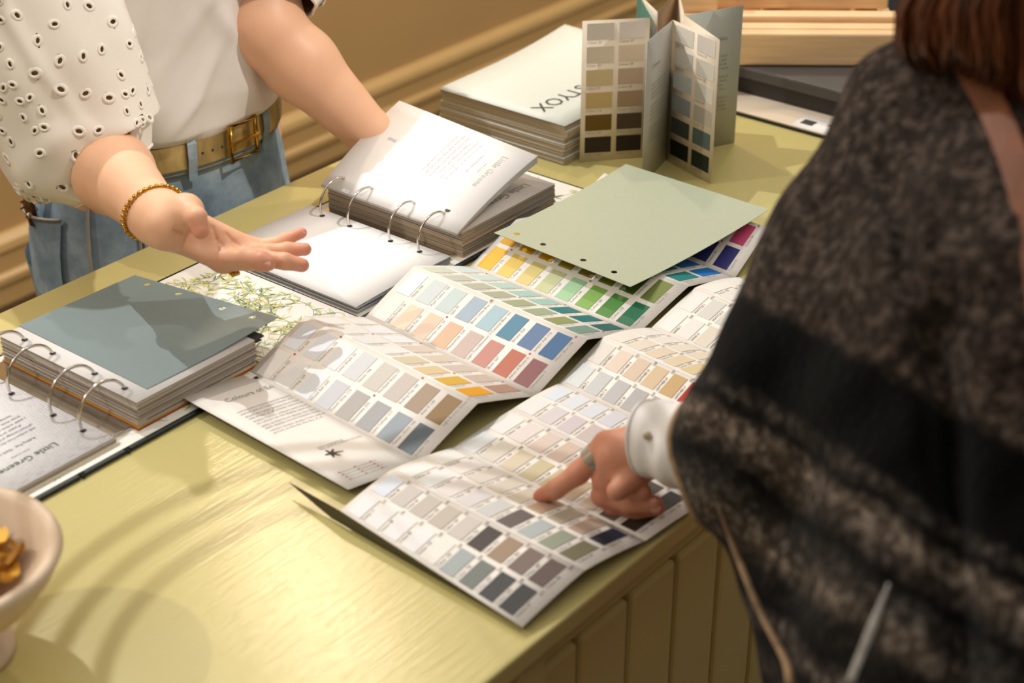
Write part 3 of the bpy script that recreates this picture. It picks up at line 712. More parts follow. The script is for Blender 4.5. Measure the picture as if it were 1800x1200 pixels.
for i, (px_, py_, pz_) in enumerate(pl):
    rs2 = np.random.RandomState(50 + i); yaw_ = rs2.uniform(0, 6.28); tilt = rs2.uniform(.2, .9); curl = rs2.uniform(15, 32); ln = rs2.uniform(.040, .058); wd = rs2.uniform(.016, .026)
    P = []; nu, nv = 9, 6
    for a in range(nu):
        for b in range(nv):
            s = a / (nu - 1); t = b / (nv - 1) * 2 - 1
            w_ = wd * math.sin(math.pi * min(1, .12 + s * .86)) ** .8
            x_ = (s - .5) * ln; y_ = t * w_; z_ = curl * y_ * y_ * 1.2 + 10 * (s - .5) ** 2 * ln * .12 + .003 * math.sin(9 * s + 4 * t + i)
            x2, z2 = x_ * math.cos(tilt) - z_ * math.sin(tilt), x_ * math.sin(tilt) + z_ * math.cos(tilt)
            P.append(V(x2 * math.cos(yaw_) - y_ * math.sin(yaw_), x2 * math.sin(yaw_) + y_ * math.cos(yaw_), z2))
    P = np.array(P); P = P + bc + V(px_, py_, 0)
    # rest on the bowl: keep the petal's lowest point above the inner wall
    rr = np.hypot(P[:, 0] - bc[0], P[:, 1] - bc[1]); wall = np.interp(rr, [0, .03, .055, .072, .085], [.053, .055, .065, .081, .100])
    P[:, 2] += (TOP + wall - P[:, 2]).max() + .0015 + (0.012 if i in (0, 9, 4) else .003)
    f_ = grid_faces(nu, nv); Q = np.vstack([P, P - V(0, 0, .0008)])
    o = mesh('dried_petal', Q, f_ + [tuple(k_ + nu * nv for k_ in q[::-1]) for q in f_], M_PETAL2 if i in (2, 6, 10) else M_PETAL, smooth=True)
    meta(o, desc[i] + ' dried %s petal in the wooden bowl' % ('brown' if i in (2, 6, 10) else 'yellow'), 'petal', 'dried petals in the bowl')

# ================================================================== wire hoop pendant above the counter (above the frame; its hoops throw the curved shadows)
hp = V(.969, 1.261, 1.52)
r = thing('hoop_pendant', 'black wire hoop pendant hanging over the counter', 'pendant lamp', tuple(hp))
M_WIRE = mat('black_wire', '1c1b1a', .4, metal=.6)
for rad, dz in ((.152, 0), (.178, .0), (.204, .0)):
    MB().tube([hp + V(rad * math.cos(a), rad * math.sin(a), dz) for a in np.linspace(0, 2 * math.pi, 65)[:-1]], .0055, 8, closed=True).build('hoop', M_WIRE, r, smooth=True)
for a in (0.9, 3.0, 5.1):
    d = V(math.cos(a), math.sin(a), 0)
    MB().tube([hp + d * .15, hp + d * .208], .003, 6).build('spoke', M_WIRE, r)
    MB().tube([hp + d * .178, hp + V(0, 0, .75)], .0008, 5).build('wire', M_WIRE, r)
MB().tube([hp + V(0, 0, .75), hp + V(0, 0, 1.48)], .0025, 6).build('cord', M_WIRE, r)
# ================================================================== people: smooth signed-distance bodies meshed with surface nets
class SDF:
    """groups of round cones; primitives of a group melt into one another (k), groups join the trunk with kt"""
    def __init__(s, trunk, fingers=(), k=.02, kt=.008, carve=(), grooves=()): s.trunk, s.fingers, s.k, s.kt, s.carve, s.grooves = trunk, fingers, k, kt, carve, grooves
    @staticmethod
    def prim(P, a, b, ra, rb, fl=None):
        a = np.asarray(a, float); b = np.asarray(b, float); ba = b - a; L2 = ba @ ba + 1e-12
        q = P - a
        if fl is not None:          # flatten along an axis
            ax, sc = np.asarray(fl[0], float), fl[1]; ax = ax / np.linalg.norm(ax)
            q = q + (q @ ax)[..., None] * ax * (1 / sc - 1); ba = ba + (ba @ ax) * ax * (1 / sc - 1); L2 = ba @ ba + 1e-12
        t = np.clip((q @ ba) / L2, 0, 1)
        return np.linalg.norm(q - t[..., None] * ba, axis=-1) - (ra + (rb - ra) * t)
    @staticmethod
    def smin(a, b, k):
        h = np.clip(.5 + .5 * (b - a) / k, 0, 1); return b * (1 - h) + a * h - k * h * (1 - h)
    def field(s, P):
        d = None
        for p in s.trunk:
            e = s.prim(P, *p); d = e if d is None else s.smin(d, e, s.k)
        for c in s.carve: d = -s.smin(-d, s.prim(P, *c), .010)
        out = d
        for g in s.fingers:
            e = None
            for p in g:
                q = s.prim(P, *p); e = q if e is None else s.smin(e, q, .004)
            out = np.minimum(out, s.smin(d, e, s.kt))
        for c in s.grooves: out = -s.smin(-out, s.prim(P, *c), .0022)
        return out
    def bounds(s, m):
        A = []
        for p in list(s.trunk) + [q for g in s.fingers for q in g]:
            r = max(p[2], p[3]) + m; A += [np.asarray(p[0]) - r, np.asarray(p[0]) + r, np.asarray(p[1]) - r, np.asarray(p[1]) + r]
        A = np.array(A); return A.min(0), A.max(0)
    def mesh(s, h, disp=None, clip=None, chunk=400000):
        lo, hi = s.bounds(.012 + s.k * .3)
        n = np.ceil((hi - lo) / h).astype(int) + 1
        g = [lo[i] + h * np.arange(n[i]) for i in range(3)]
        F = np.empty(n, np.float32)
        # coarse pass skips slabs far from the surface
        X, Y = np.meshgrid(g[0], g[1], indexing='ij')
        cs = 4; cg = [q[::cs] for q in g]; CX, CY, CZ = np.meshgrid(*cg, indexing='ij')
        CF = s.field(np.stack([CX, CY, CZ], -1))
        near = np.abs(CF) < h * cs * 2.2
        Ff = np.repeat(np.repeat(np.repeat(CF, cs, 0), cs, 1), cs, 2)[:n[0], :n[1], :n[2]].astype(np.float32)
        Nn = np.repeat(np.repeat(np.repeat(near, cs, 0), cs, 1), cs, 2)[:n[0], :n[1], :n[2]]
        # dilate so whole cells get exact values
        D = Nn.copy()
        for ax in range(3):
            D |= np.roll(Nn, 1, ax) | np.roll(Nn, -1, ax) | np.roll(Nn, 2, ax) | np.roll(Nn, -2, ax)
        idx = np.argwhere(D); pts = lo + idx * h
        vals = np.empty(len(idx), np.float32)
        for i in range(0, len(idx), chunk):
            q = pts[i:i + chunk]; v = s.field(q)
            if disp is not None: v = v - disp(q)
            if clip is not None: v = np.maximum(v, clip(q))
            vals[i:i + chunk] = v
        Ff[tuple(idx.T)] = vals
        return nets(Ff, lo, h)
def nets(F, lo, h):
    s = F < 0; c = np.zeros(tuple(k - 1 for k in F.shape), np.int8)
    sl = [slice(None, -1), slice(1, None)]
    for i in (0, 1):
        for j in (0, 1):
            for k in (0, 1): c += s[sl[i], sl[j], sl[k]]
    act = (c > 0) & (c < 8); cells = np.argwhere(act); idx = -np.ones(act.shape, np.int64); idx[act] = np.arange(len(cells))
    cor = [(i, j, k) for i in (0, 1) for j in (0, 1) for k in (0, 1)]
    val = np.stack([F[cells[:, 0] + i, cells[:, 1] + j, cells[:, 2] + k] for i, j, k in cor], 1)
    pos = np.zeros((len(cells), 3)); cnt = np.zeros(len(cells))
    for a in range(8):
        for b in range(a + 1, 8):
            if sum(abs(x - y) for x, y in zip(cor[a], cor[b])) != 1: continue
            va, vb = val[:, a], val[:, b]; m = (va < 0) != (vb < 0)
            t = va[m] / (va[m] - vb[m]); pa, pb = np.array(cor[a]), np.array(cor[b])
            pos[m] += pa + t[:, None] * (pb - pa); cnt[m] += 1
    Vt = lo + h * (cells + pos / cnt[:, None]); faces = []
    for ax in range(3):
        a1, a2 = (ax + 1) % 3, (ax + 2) % 3
        A = np.take(s, range(F.shape[ax] - 1), ax); B = np.take(s, range(1, F.shape[ax]), ax)
        E = np.argwhere(A != B); E = E[(E[:, a1] > 0) & (E[:, a2] > 0) & (E[:, a1] < F.shape[a1] - 1) & (E[:, a2] < F.shape[a2] - 1)]
        def cell(d1, d2):
            q = E.copy(); q[:, a1] -= d1; q[:, a2] -= d2; return idx[q[:, 0], q[:, 1], q[:, 2]]
        Q = np.stack([cell(1, 1), cell(0, 1), cell(0, 0), cell(1, 0)], 1)
        ins = A[E[:, 0], E[:, 1], E[:, 2]]; Q[~ins] = Q[~ins][:, ::-1]; faces.append(Q)
    Fc = np.vstack(faces); Fc = Fc[(Fc >= 0).all(1)]
    return Vt, Fc
def relax(Vt, Fc, it=3, lam=.5):
    n = len(Vt); e = np.vstack([Fc[:, [i, (i + 1) % 4]] for i in range(4)]); e = np.vstack([e, e[:, ::-1]])
    deg = np.bincount(e[:, 0], minlength=n).astype(float)[:, None]; deg[deg == 0] = 1
    for i in range(it):
        for l_ in (lam, -lam * 1.02):
            A = np.stack([np.bincount(e[:, 0], weights=Vt[e[:, 1], k], minlength=n) for k in range(3)], 1) / deg
            Vt = Vt + l_ * (A - Vt)
    return Vt
def big_mesh(name, Vt, Fc, m, parent, attr=None):
    b = base_of(parent); me = bpy.data.meshes.new(name)
    me.vertices.add(len(Vt)); me.vertices.foreach_set('co', (Vt - b).ravel()); me.loops.add(Fc.size); me.loops.foreach_set('vertex_index', Fc.ravel())
    me.polygons.add(len(Fc)); me.polygons.foreach_set('loop_start', np.arange(0, Fc.size, 4)); me.polygons.foreach_set('loop_total', np.full(len(Fc), 4))
    me.polygons.foreach_set('use_smooth', np.ones(len(Fc), bool)); me.update(calc_edges=True); me.validate()
    if attr is not None:
        at = me.attributes.new('blush', 'FLOAT', 'POINT'); at.data.foreach_set('value', attr.astype(np.float32))
    o = bpy.data.objects.new(name, me); COL.objects.link(o); o.parent = parent; me.materials.append(m); return o

def m_skin(name, base, red):
    m = bpy.data.materials.new(name); m.use_nodes = True; k = N(m); v = k.coords()
    nz = k.noise(v, 22, 4, .6); at = k.n('ShaderNodeAttribute', attribute_name='blush')
    c0 = k.ramp(nz.outputs[0], [(.3, tuple(x * .93 for x in srgb(base)[:3])), (.7, srgb(base))])
    mx = k.n('ShaderNodeMix', data_type='RGBA'); k.l(at.outputs['Fac'], mx.inputs[0]); k.l(c0, mx.inputs[6]); mx.inputs[7].default_value = srgb(red)
    k.l(mx.outputs[2], k.p.inputs['Base Color']); k.p.inputs['Roughness'].default_value = .48; k.p.inputs['Specular IOR Level'].default_value = .4
    k.p.inputs['Subsurface Weight'].default_value = .12; k.p.inputs['Subsurface Radius'].default_value = (.008, .003, .0015); k.p.inputs['Subsurface Scale'].default_value = 1.0
    n2 = k.noise(v, 420, 3, .6); k.bump(n2.outputs[0], .12, .0006)
    return m
SKIN1 = m_skin('skin_light', 'e8b592', 'd98a72'); SKIN2 = m_skin('skin_tan', 'cb8d70', 'b2604e')
M_NAIL = mat('nail', 'd9a08c', .35, var=.03)
def blush(Vt, spots):
    a = np.zeros(len(Vt))
    for p, r, w in spots: a = np.maximum(a, w * np.clip(1.25 - np.linalg.norm(Vt - p, axis=1) / r, 0, 1))
    return a
def nail(parent, c, along, up, ln=.011, wd=.0095):
    """curved nail plate lying on a fingertip"""
    along = along / np.linalg.norm(along); up = up - along * (up @ along); up /= np.linalg.norm(up); side = np.cross(along, up)
    P = []; nu, nv = 7, 7
    for i in range(nu):
        for j in range(nv):
            s = i / (nu - 1) * 2 - 1; t = j / (nv - 1) * 2 - 1
            w = math.sqrt(max(0, 1 - max(0, abs(s) - .35) ** 2 / .4225))
            P.append(c + along * s * ln / 2 + side * t * wd / 2 * w + up * (.0012 - .0034 * (t * w) ** 2 - .0006 * s * s))
    f = grid_faces(nu, nv); P = np.array(P); Q = np.vstack([P, P - up * .0008])
    fs = f + [tuple(k + nu * nv for k in q[::-1]) for q in f]
    n_ = np.cross(P[f[0][1]] - P[f[0][0]], P[f[0][2]] - P[f[0][0]])
    if n_ @ up < 0: fs = [q[::-1] for q in fs]
    return mesh('nail', Q, fs, M_NAIL, parent, smooth=True)
def surf(P_at, sdf, px, py, d0, d1, off=0.0):
    """first point of a surface met when looking along a line of sight between depths d0 and d1"""
    ts = np.linspace(d0, d1, 400); pts = CAM + ray(px, py) * ts[:, None]; f = sdf(pts) - off
    i = np.argmax(f < 0)
    if not (f < 0).any(): i = int(np.argmin(f))
    return pts[i]

# ------------------------------------------------------------------ the shop assistant behind the counter
PX, PY = 1.335, 1.635                        # trunk axis
per = thing('person', 'person in a white eyelet-sleeved top and jeans reaching out an open palm', 'person', (PX, PY + .01, 0))
sho_r, elb_r = V(1.125, 1.625, 1.345), V(1.128, 1.508, 1.022); wri_r = W(284, 387, .150)
sho_l, elb_l = V(1.52, 1.625, 1.345), WY(468, 52, 1.50); wri_l = W(662, 246, .062)
def fing(pts, rad): return [(pts[i], pts[i + 1], rad[i], rad[i + 1]) for i in range(len(pts) - 1)]
iM, mM, rM, pM = W(392, 458, .104), W(410, 450, .103), W(424, 441, .103), W(437, 433, .106)
F_i = [iM, W(440, 456, .116), W(460, 459, .120), W(471, 462, .119)]
F_m = [mM, W(462, 455, .110), W(500, 459, .112), W(531, 466, .107)]
F_r = [rM, W(470, 443, .110), W(505, 439, .111), W(536, 438, .112)]
F_p = [pM, W(474, 431, .108), W(502, 421, .113), W(530, 409, .119)]
F_t = [W(296, 384, .150), W(327, 371, .168), W(346, 383, .174), W(353, 405, .164)]
wd_ = wri_r - elb_r; wd_ /= np.linalg.norm(wd_)
flat_w = ((0, 0, 1), .78)
trunk = [(sho_r, elb_r, .050, .041), (elb_r, elb_r + wd_ * .085, .040, .043), (elb_r + wd_ * .085, wri_r - wd_ * .02, .043, .0270), (wri_r - wd_ * .03, wri_r + wd_ * .02, .0275, .0255),
         (wri_r, iM, .0215, .0118), (wri_r, mM, .0205, .0110), (wri_r + V(.004, 0, -.002), rM, .0195, .0102), (wri_r + V(.008, .004, -.003), pM, .0185, .0095),
         (F_t[0], F_t[1], .0185, .0160), (F_t[1], W(360, 425, .125), .0130, .0080)]
fg = [fing(F_i, [.0120, .0108, .0098, .0084]), fing(F_m, [.0108, .0092, .0085, .0073]), fing(F_r, [.0100, .0083, .0077, .0068]), fing(F_p, [.0090, .0073, .0067, .0058]), fing(F_t[1:], [.0135, .0102, .0086])]
hol = W(390, 420, .1365)
armR = SDF(trunk, fg, k=.014, kt=.007, carve=[(hol + V(-.012, .010, .003), hol + V(.012, -.008, -.002), .0215, .0215)])
def crease(pix, r):
    q = [surf(None, armR.field, x_, y_, 1.6, 2.2) for x_, y_ in pix]
    return [(q[i], q[i + 1], r, r) for i in range(len(q) - 1)]
armR.grooves = crease([(366, 384), (374, 400), (380, 420), (384, 440)], .0013) + crease([(398, 412), (410, 424), (424, 432)], .0012) + crease([(388, 428), (402, 437), (420, 440)], .0011) + crease([(306, 404), (322, 408), (338, 410)], .0014)
vr, fr = armR.mesh(.0017); vr = relax(vr, fr, 2)
hl = wri_l + (wri_l - elb_l) / np.linalg.norm(wri_l - elb_l) * .075
wl = (wri_l - elb_l) / np.linalg.norm(wri_l - elb_l)
tl = [(sho_l, elb_l, .052, .044), (elb_l, elb_l + wl * .06, .044, .044), (elb_l + wl * .06, wri_l, .044, .0285), (wri_l, hl, .027, .021)]
fl = []
for i in range(4):
    b0 = hl + V(.010 - .016 * i, -.012 + .010 * i, -.004); d1 = V(.62, -.70, -.12); d1 /= np.linalg.norm(d1)
    fl.append(fing([b0, b0 + d1 * .036, b0 + d1 * .060, b0 + d1 * .078], [.0112, .010, .009, .0078]))
armL = SDF(tl, fl, k=.016, kt=.010)
vl, fl_ = armL.mesh(.0030); vl = relax(vl, fl_, 2)
bodyT = [(V(PX, PY, .90), V(PX, PY, 1.12), .125, .120, ((0, 1, 0), .72)), (V(PX, PY, 1.12), V(PX, PY + .01, 1.30), .120, .130, ((0, 1, 0), .74)), (V(PX - .12, PY, 1.33), V(PX + .12, PY, 1.33), .065, .065),
         (V(PX, PY, 1.34), V(PX, PY, 1.40), .055, .050),
         (sho_r, sho_r * .6 + elb_r * .4, .052, .046), (sho_l, sho_l * .6 + elb_l * .4, .052, .046),
         (V(PX - .085, PY, .92), V(PX - .09, PY, .50), .088, .058), (V(PX - .09, PY, .50), V(PX - .09, PY + .02, .09), .055, .036), (V(PX - .09, PY + .02, .045), V(PX - .10, PY - .13, .030), .040, .028),
         (V(PX + .085, PY, .92), V(PX + .09, PY, .50), .088, .058), (V(PX + .09, PY, .50), V(PX + .09, PY + .02, .09), .055, .036), (V(PX + .09, PY + .02, .045), V(PX + .10, PY - .13, .030), .040, .028)]
vb, fb = SDF(bodyT, (), k=.04).mesh(.011); vb = relax(vb, fb, 2)
Vt = np.vstack([vr, vl, vb]); Fc = np.vstack([fr, fl_ + len(vr), fb + len(vr) + len(vl)])
sp = [(F_i[3], .020, .75), (F_m[3], .022, .75), (F_r[3], .022, .75), (F_p[3], .020, .75), (F_t[3], .018, .85), (F_i[1], .014, .35), (mM, .02, .3), (iM, .02, .35), (pM, .018, .3)]
body = big_mesh('body', Vt, Fc, SKIN1, per, blush(Vt, sp))
for Fp, cpx in ((F_i, (466, 465)), (F_m, (523, 472)), (F_r, (531, 445)), (F_p, (529, 414))):
    q = surf(None, armR.field, cpx[0], cpx[1], 1.6, 2.2, 0.0); ax_ = Fp[3] - Fp[2]; cen = Fp[2] + ax_ * np.clip(((q - Fp[2]) @ ax_) / (ax_ @ ax_), .3, 1.1)
    nail(per, q + (q - cen) / np.linalg.norm(q - cen) * .0002, ax_, q - cen, .0125, .0085)
# ---- clothes
def rings(prof, n, fold, zn=None):
    """lofted garment: prof rows (z, cx, cy, a, b); fold(theta, t) radial ripple"""
    P = []
    for i, (z, cx, cy, a, b) in enumerate(prof):
        for j in range(n):
            th = 2 * math.pi * j / n; f = 1 + fold(th, i / (len(prof) - 1))
            P.append((cx + a * f * math.cos(th), cy + b * f * math.sin(th), z))
    F = [(i * n + j, i * n + (j + 1) % n, (i + 1) * n + (j + 1) % n, (i + 1) * n + j) for i in range(len(prof) - 1) for j in range(n)]
    return np.array(P), F
def densify(prof, m):
    prof = np.array(prof, float); t = np.linspace(0, len(prof) - 1, m); return [[np.interp(x, range(len(prof)), prof[:, k]) for k in range(5)] for x in t]
def m_cotton(name, col, tr):
    m = bpy.data.materials.new(name); m.use_nodes = True; k = N(m); v = k.coords(); nz = k.noise(v, 25)
    c = k.ramp(nz.outputs[0], [(.3, tuple(x * .96 for x in srgb(col)[:3])), (.7, srgb(col))]); k.l(c, k.p.inputs['Base Color'])
    k.p.inputs['Roughness'].default_value = .8; k.p.inputs['Specular IOR Level'].default_value = .15
    k.bump(k.noise(v, 650).outputs[0], .15, .0005)
    t = k.n('ShaderNodeBsdfTranslucent'); k.l(c, t.inputs[0]); mx = k.n('ShaderNodeMixShader'); mx.inputs[0].default_value = tr
    k.l(k.p.outputs[0], mx.inputs[1]); k.l(t.outputs[0], mx.inputs[2]); k.l(mx.outputs[0], k.out.inputs[0]); return m
M_TEE = m_cotton('white_jersey', 'f0e9e0', .15); M_EYE = m_cotton('broderie', 'f4ece0', .05)
def m_denim():
    m = bpy.data.materials.new('denim'); m.use_nodes = True; k = N(m); v = k.coords()
    n1 = k.noise(v, 14, 5, .65); w = k.n('ShaderNodeTexWave', bands_direction='DIAGONAL'); w.inputs['Scale'].default_value = 420; w.inputs['Distortion'].default_value = 1.5; k.l(v, w.inputs['Vector'])
    c = k.ramp(n1.outputs[0], [(.30, '6c8496'), (.5, '94a9b8'), (.70, 'c0ccd4')])
    mx = k.n('ShaderNodeMix', data_type='RGBA', blend_type='MULTIPLY'); mx.inputs[0].default_value = .5; k.l(c, mx.inputs[6]); k.l(k.ramp(w.outputs[0], [(.2, 'a0a8b0'), (.8, 'ffffff')]), mx.inputs[7])
    k.l(mx.outputs[2], k.p.inputs['Base Color']); k.bump(w.outputs[0], .25, .0006); k.p.inputs['Roughness'].default_value = .85
    return m
M_DENIM = m_denim(); M_SEAM = mat('denim_seam', '9a8f82', .8, var=.1)
# blouse body, tucked in and falling over the belt
tp = densify([(.970, PX, PY, .155, .112), (.984, PX, PY, .166, .123), (.996, PX, PY, .175, .134), (1.035, PX, PY, .176, .136), (1.10, PX, PY, .168, .130), (1.18, PX, PY, .170, .132), (1.28, PX, PY + .005, .182, .130), (1.36, PX, PY + .01, .165, .100), (1.42, PX, PY + .01, .09, .070)], 70)
def tee_fold(th, t):
    w = math.exp(-((t - .30) / .22) ** 2)
    f = .026 * w * math.sin(7 * th + 9 * t + 1.2) + .016 * w * math.sin(13 * th - 12 * t) + .012 * math.sin(3 * th + 5 * t)
    for th_c, sl_, t_c, am in ((4.95, -2.6, .45, .055), (4.45, 2.2, .40, .050), (4.15, 1.2, .55, .040), (5.3, -1.6, .55, .045), (4.7, 3.4, .62, .040)):
        f += am * math.exp(-((th - th_c - sl_ * (t - t_c)) / .07) ** 2) * math.exp(-((t - t_c) / .16) ** 2)
    f += .030 * math.exp(-((th - 4.95 + .9 * (t - .3)) / .10) ** 2) * math.exp(-((t - .35) / .2) ** 2) - .02 * math.exp(-((th - 4.55 - .5 * (t - .3)) / .12) ** 2) * math.exp(-((t - .3) / .2) ** 2)
    f += .02 * max(0, .22 - t) / .22 * math.sin(24 * th) * .35
    return f
P, F = rings(tp, 160, tee_fold); mesh('blouse', P, F, M_TEE, per, smooth=True)
# belt with buckle, waistband, jeans
def ell(z, a, b, th, cy=PY, cx=PX): return V(cx + a * math.cos(th), cy + b * math.sin(th), z)
jp = densify([(.984, PX, PY, .160, .117), (.94, PX, PY + .004, .166, .122), (.90, PX, PY + .008, .176, .130), (.84, PX, PY + .012, .185, .140), (.78, PX, PY + .012, .186, .142)], 24)
P, F = rings(jp, 140, lambda th, t: .006 * math.sin(9 * th + 6 * t) * t + .006 * math.sin(5 * th - 8 * t) * t)
jeans = mesh('jeans', P, F, M_DENIM, per, smooth=True)
lg = []
for sx in (-1, 1):
    lp_ = densify([(.80, PX + sx * .088, PY + .012, .098, .138), (.62, PX + sx * .092, PY + .01, .088, .105), (.45, PX + sx * .094, PY + .01, .075, .082), (.25, PX + sx * .094, PY + .02, .068, .072), (.07, PX + sx * .094, PY + .02, .064, .068)], 20)
    P, F = rings(lp_, 40, lambda th, t: .02 * math.sin(4 * th + 14 * t)); mesh('trouser_leg', P, F, M_DENIM, jeans, smooth=True)
mb = MB()
def band(z0, z1, a, b, off, n=120, th0=0, th1=2 * math.pi, t=.003):
    m_ = MB(); Pv = []
    for i in range(n + 1):
        th = th0 + (th1 - th0) * i / n
        for z, o_ in ((z0, off), (z1, off), (z1, off - t), (z0, off - t)): Pv.append(tuple(ell(z, a + o_, b + o_, th)))
    Fv = []
    for i in range(n):
        for j in range(4): Fv.append((i * 4 + j, (i + 1) * 4 + j, (i + 1) * 4 + (j + 1) % 4, i * 4 + (j + 1) % 4))
    Fv += [(0, 1, 2, 3), tuple(n * 4 + k for k in (3, 2, 1, 0))]
    return m_.add(Pv, Fv)
band(.944, .984, .163, .120, .0035).build('waistband', M_DENIM, jeans, smooth=True)
band(.946, .9475, .163, .120, .0042, t=.001).build('stitching', M_SEAM, jeans)
M_BELT = mat('gold_foil_leather', 'b99f68', .34, metal=.55, var=.35, nscale=45, bump=.5, bscale=90, bdist=.0015, stretch=(1, 1, .5))
belt = band(.953, .985, .163, .120, .0075, t=.0032).build('belt', M_BELT, per)
for th in (4.02, 4.36, 5.10, 5.9, 3.35, 2.7, 1.4):     # belt loops
    Pv = []
    w_ = .035
    for zz in (.936, .945, .966, .985, .991):
        o_ = .0125 if .945 < zz < .988 else .008
        for dth in (-w_, w_): Pv.append(ell(zz, .163 + o_, .120 + o_, th + dth))
        for dth in (w_, -w_): Pv.append(ell(zz, .163 + o_ - .002, .120 + o_ - .002, th + dth))
    Fv = [(i * 4 + j, i * 4 + (j + 1) % 4, (i + 1) * 4 + (j + 1) % 4, (i + 1) * 4 + j) for i in range(4) for j in range(4)] + [(3, 2, 1, 0), (16, 17, 18, 19)]
    mesh('belt_loop', Pv, Fv, M_DENIM, jeans)
thb = 4.80
bq = [ell(z, .163 + .014, .120 + .014, thb + d) for z, d in ((.946, -.13), (.992, -.13), (.992, .13), (.946, .13))]
MB().tube(bq, .0030, 8, closed=True).build('buckle', M_GOLD, belt, smooth=True)
MB().tube([ell(.969, .178, .135, thb - .14), ell(.969, .180, .137, thb + .14)], .0022, 6).build('buckle_prong', M_GOLD, belt)
for k_ in range(3):
    c = ell(.968, .1712, .1282, 4.62 - .085 * k_); nrm = c - V(PX, PY, .968); nrm /= np.linalg.norm(nrm); sx = np.cross(nrm, V(0, 0, 1))
    mesh('belt_hole', [c + (sx * math.cos(a) + V(0, 0, 1) * math.sin(a)) * .0018 for a in np.linspace(0, 6.28, 9)[:-1]], [tuple(range(8))], M_INK, belt)
def on_jeans(th, z, off=.002):
    a = np.interp(z, [.78, .84, .90, .94, .984], [.186, .185, .176, .166, .160]) + off; b = np.interp(z, [.78, .84, .90, .94, .984], [.142, .140, .130, .122, .117]) + off
    cy = PY + np.interp(z, [.78, .84, .90, .94, .984], [.012, .012, .008, .004, 0]); return V(PX + a * math.cos(th), cy + b * math.sin(th), z)
# side seam, fly seam, front and back pocket edges, with an open back pocket holding a hair clip
MB().tube([on_jeans(3.52 + .05 * (i / 9), .942 - .16 * i / 9, .003) for i in range(10)], .0022, 6).build('side_seam', M_SEAM, jeans, smooth=True)
MB().tube([on_jeans(3.95, .905 - .11 * i / 7, .003) for i in range(8)], .0018, 6).build('pocket_seam', M_SEAM, jeans, smooth=True)
pk = [(th, z) for z in np.linspace(.905, .79, 6) for th in np.linspace(3.98, 4.45, 7)]
Pv = [on_jeans(th, z, .0045) for th, z in pk]; mesh('coin_pocket', Pv, grid_faces(6, 7), M_DENIM, jeans, smooth=True)
pk = [(th, z) for z in np.linspace(.895, .78, 6) for th in np.linspace(2.62, 3.28, 9)]
Pv = [on_jeans(th, z, .006 + .016 * max(0, (z - .86) / .035) * math.sin((th - 2.62) / .66 * math.pi)) for th, z in pk]
pocket = mesh('back_pocket', Pv, grid_faces(6, 9), M_DENIM, jeans, smooth=True)
MB().tube([on_jeans(th, .895, .006 + .016 * math.sin((th - 2.62) / .66 * math.pi)) for th in np.linspace(2.62, 3.28, 12)], .0022, 6).build('pocket_hem', M_SEAM, pocket, smooth=True)
cl = thing('hair_clip', 'tortoiseshell claw clip tucked in the back jeans pocket', 'hair clip', tuple(on_jeans(2.98, .885, .014)))
M_TORT = mat('tortoiseshell', '5a3a22', .2, var=.5, nscale=120)
c0 = on_jeans(2.98, .88, .013); c1 = on_jeans(2.98, .935, .022)
MB().tube([c0, (c0 + c1) / 2 + V(-.004, .004, 0), c1], [.008, .010, .007], 8, flat=.6).build('clip_body', M_TORT, cl, smooth=True)
for k_ in range(5):
    q = c0 + (c1 - c0) * (.35 + .16 * k_); MB().tube([q, q + V(-.008, .006, .006), q + V(-.010, .012, .002)], [.0028, .0022, .0010], 6).build('claw', M_TORT, cl, smooth=True)
MB().tube([c0 + (c1 - c0) * .3 + V(-.012, -.004, 0), c0 + (c1 - c0) * .3 + V(.008, .006, 0)], .0035, 8).build('clip_spring', M_CHROME, cl, smooth=True)

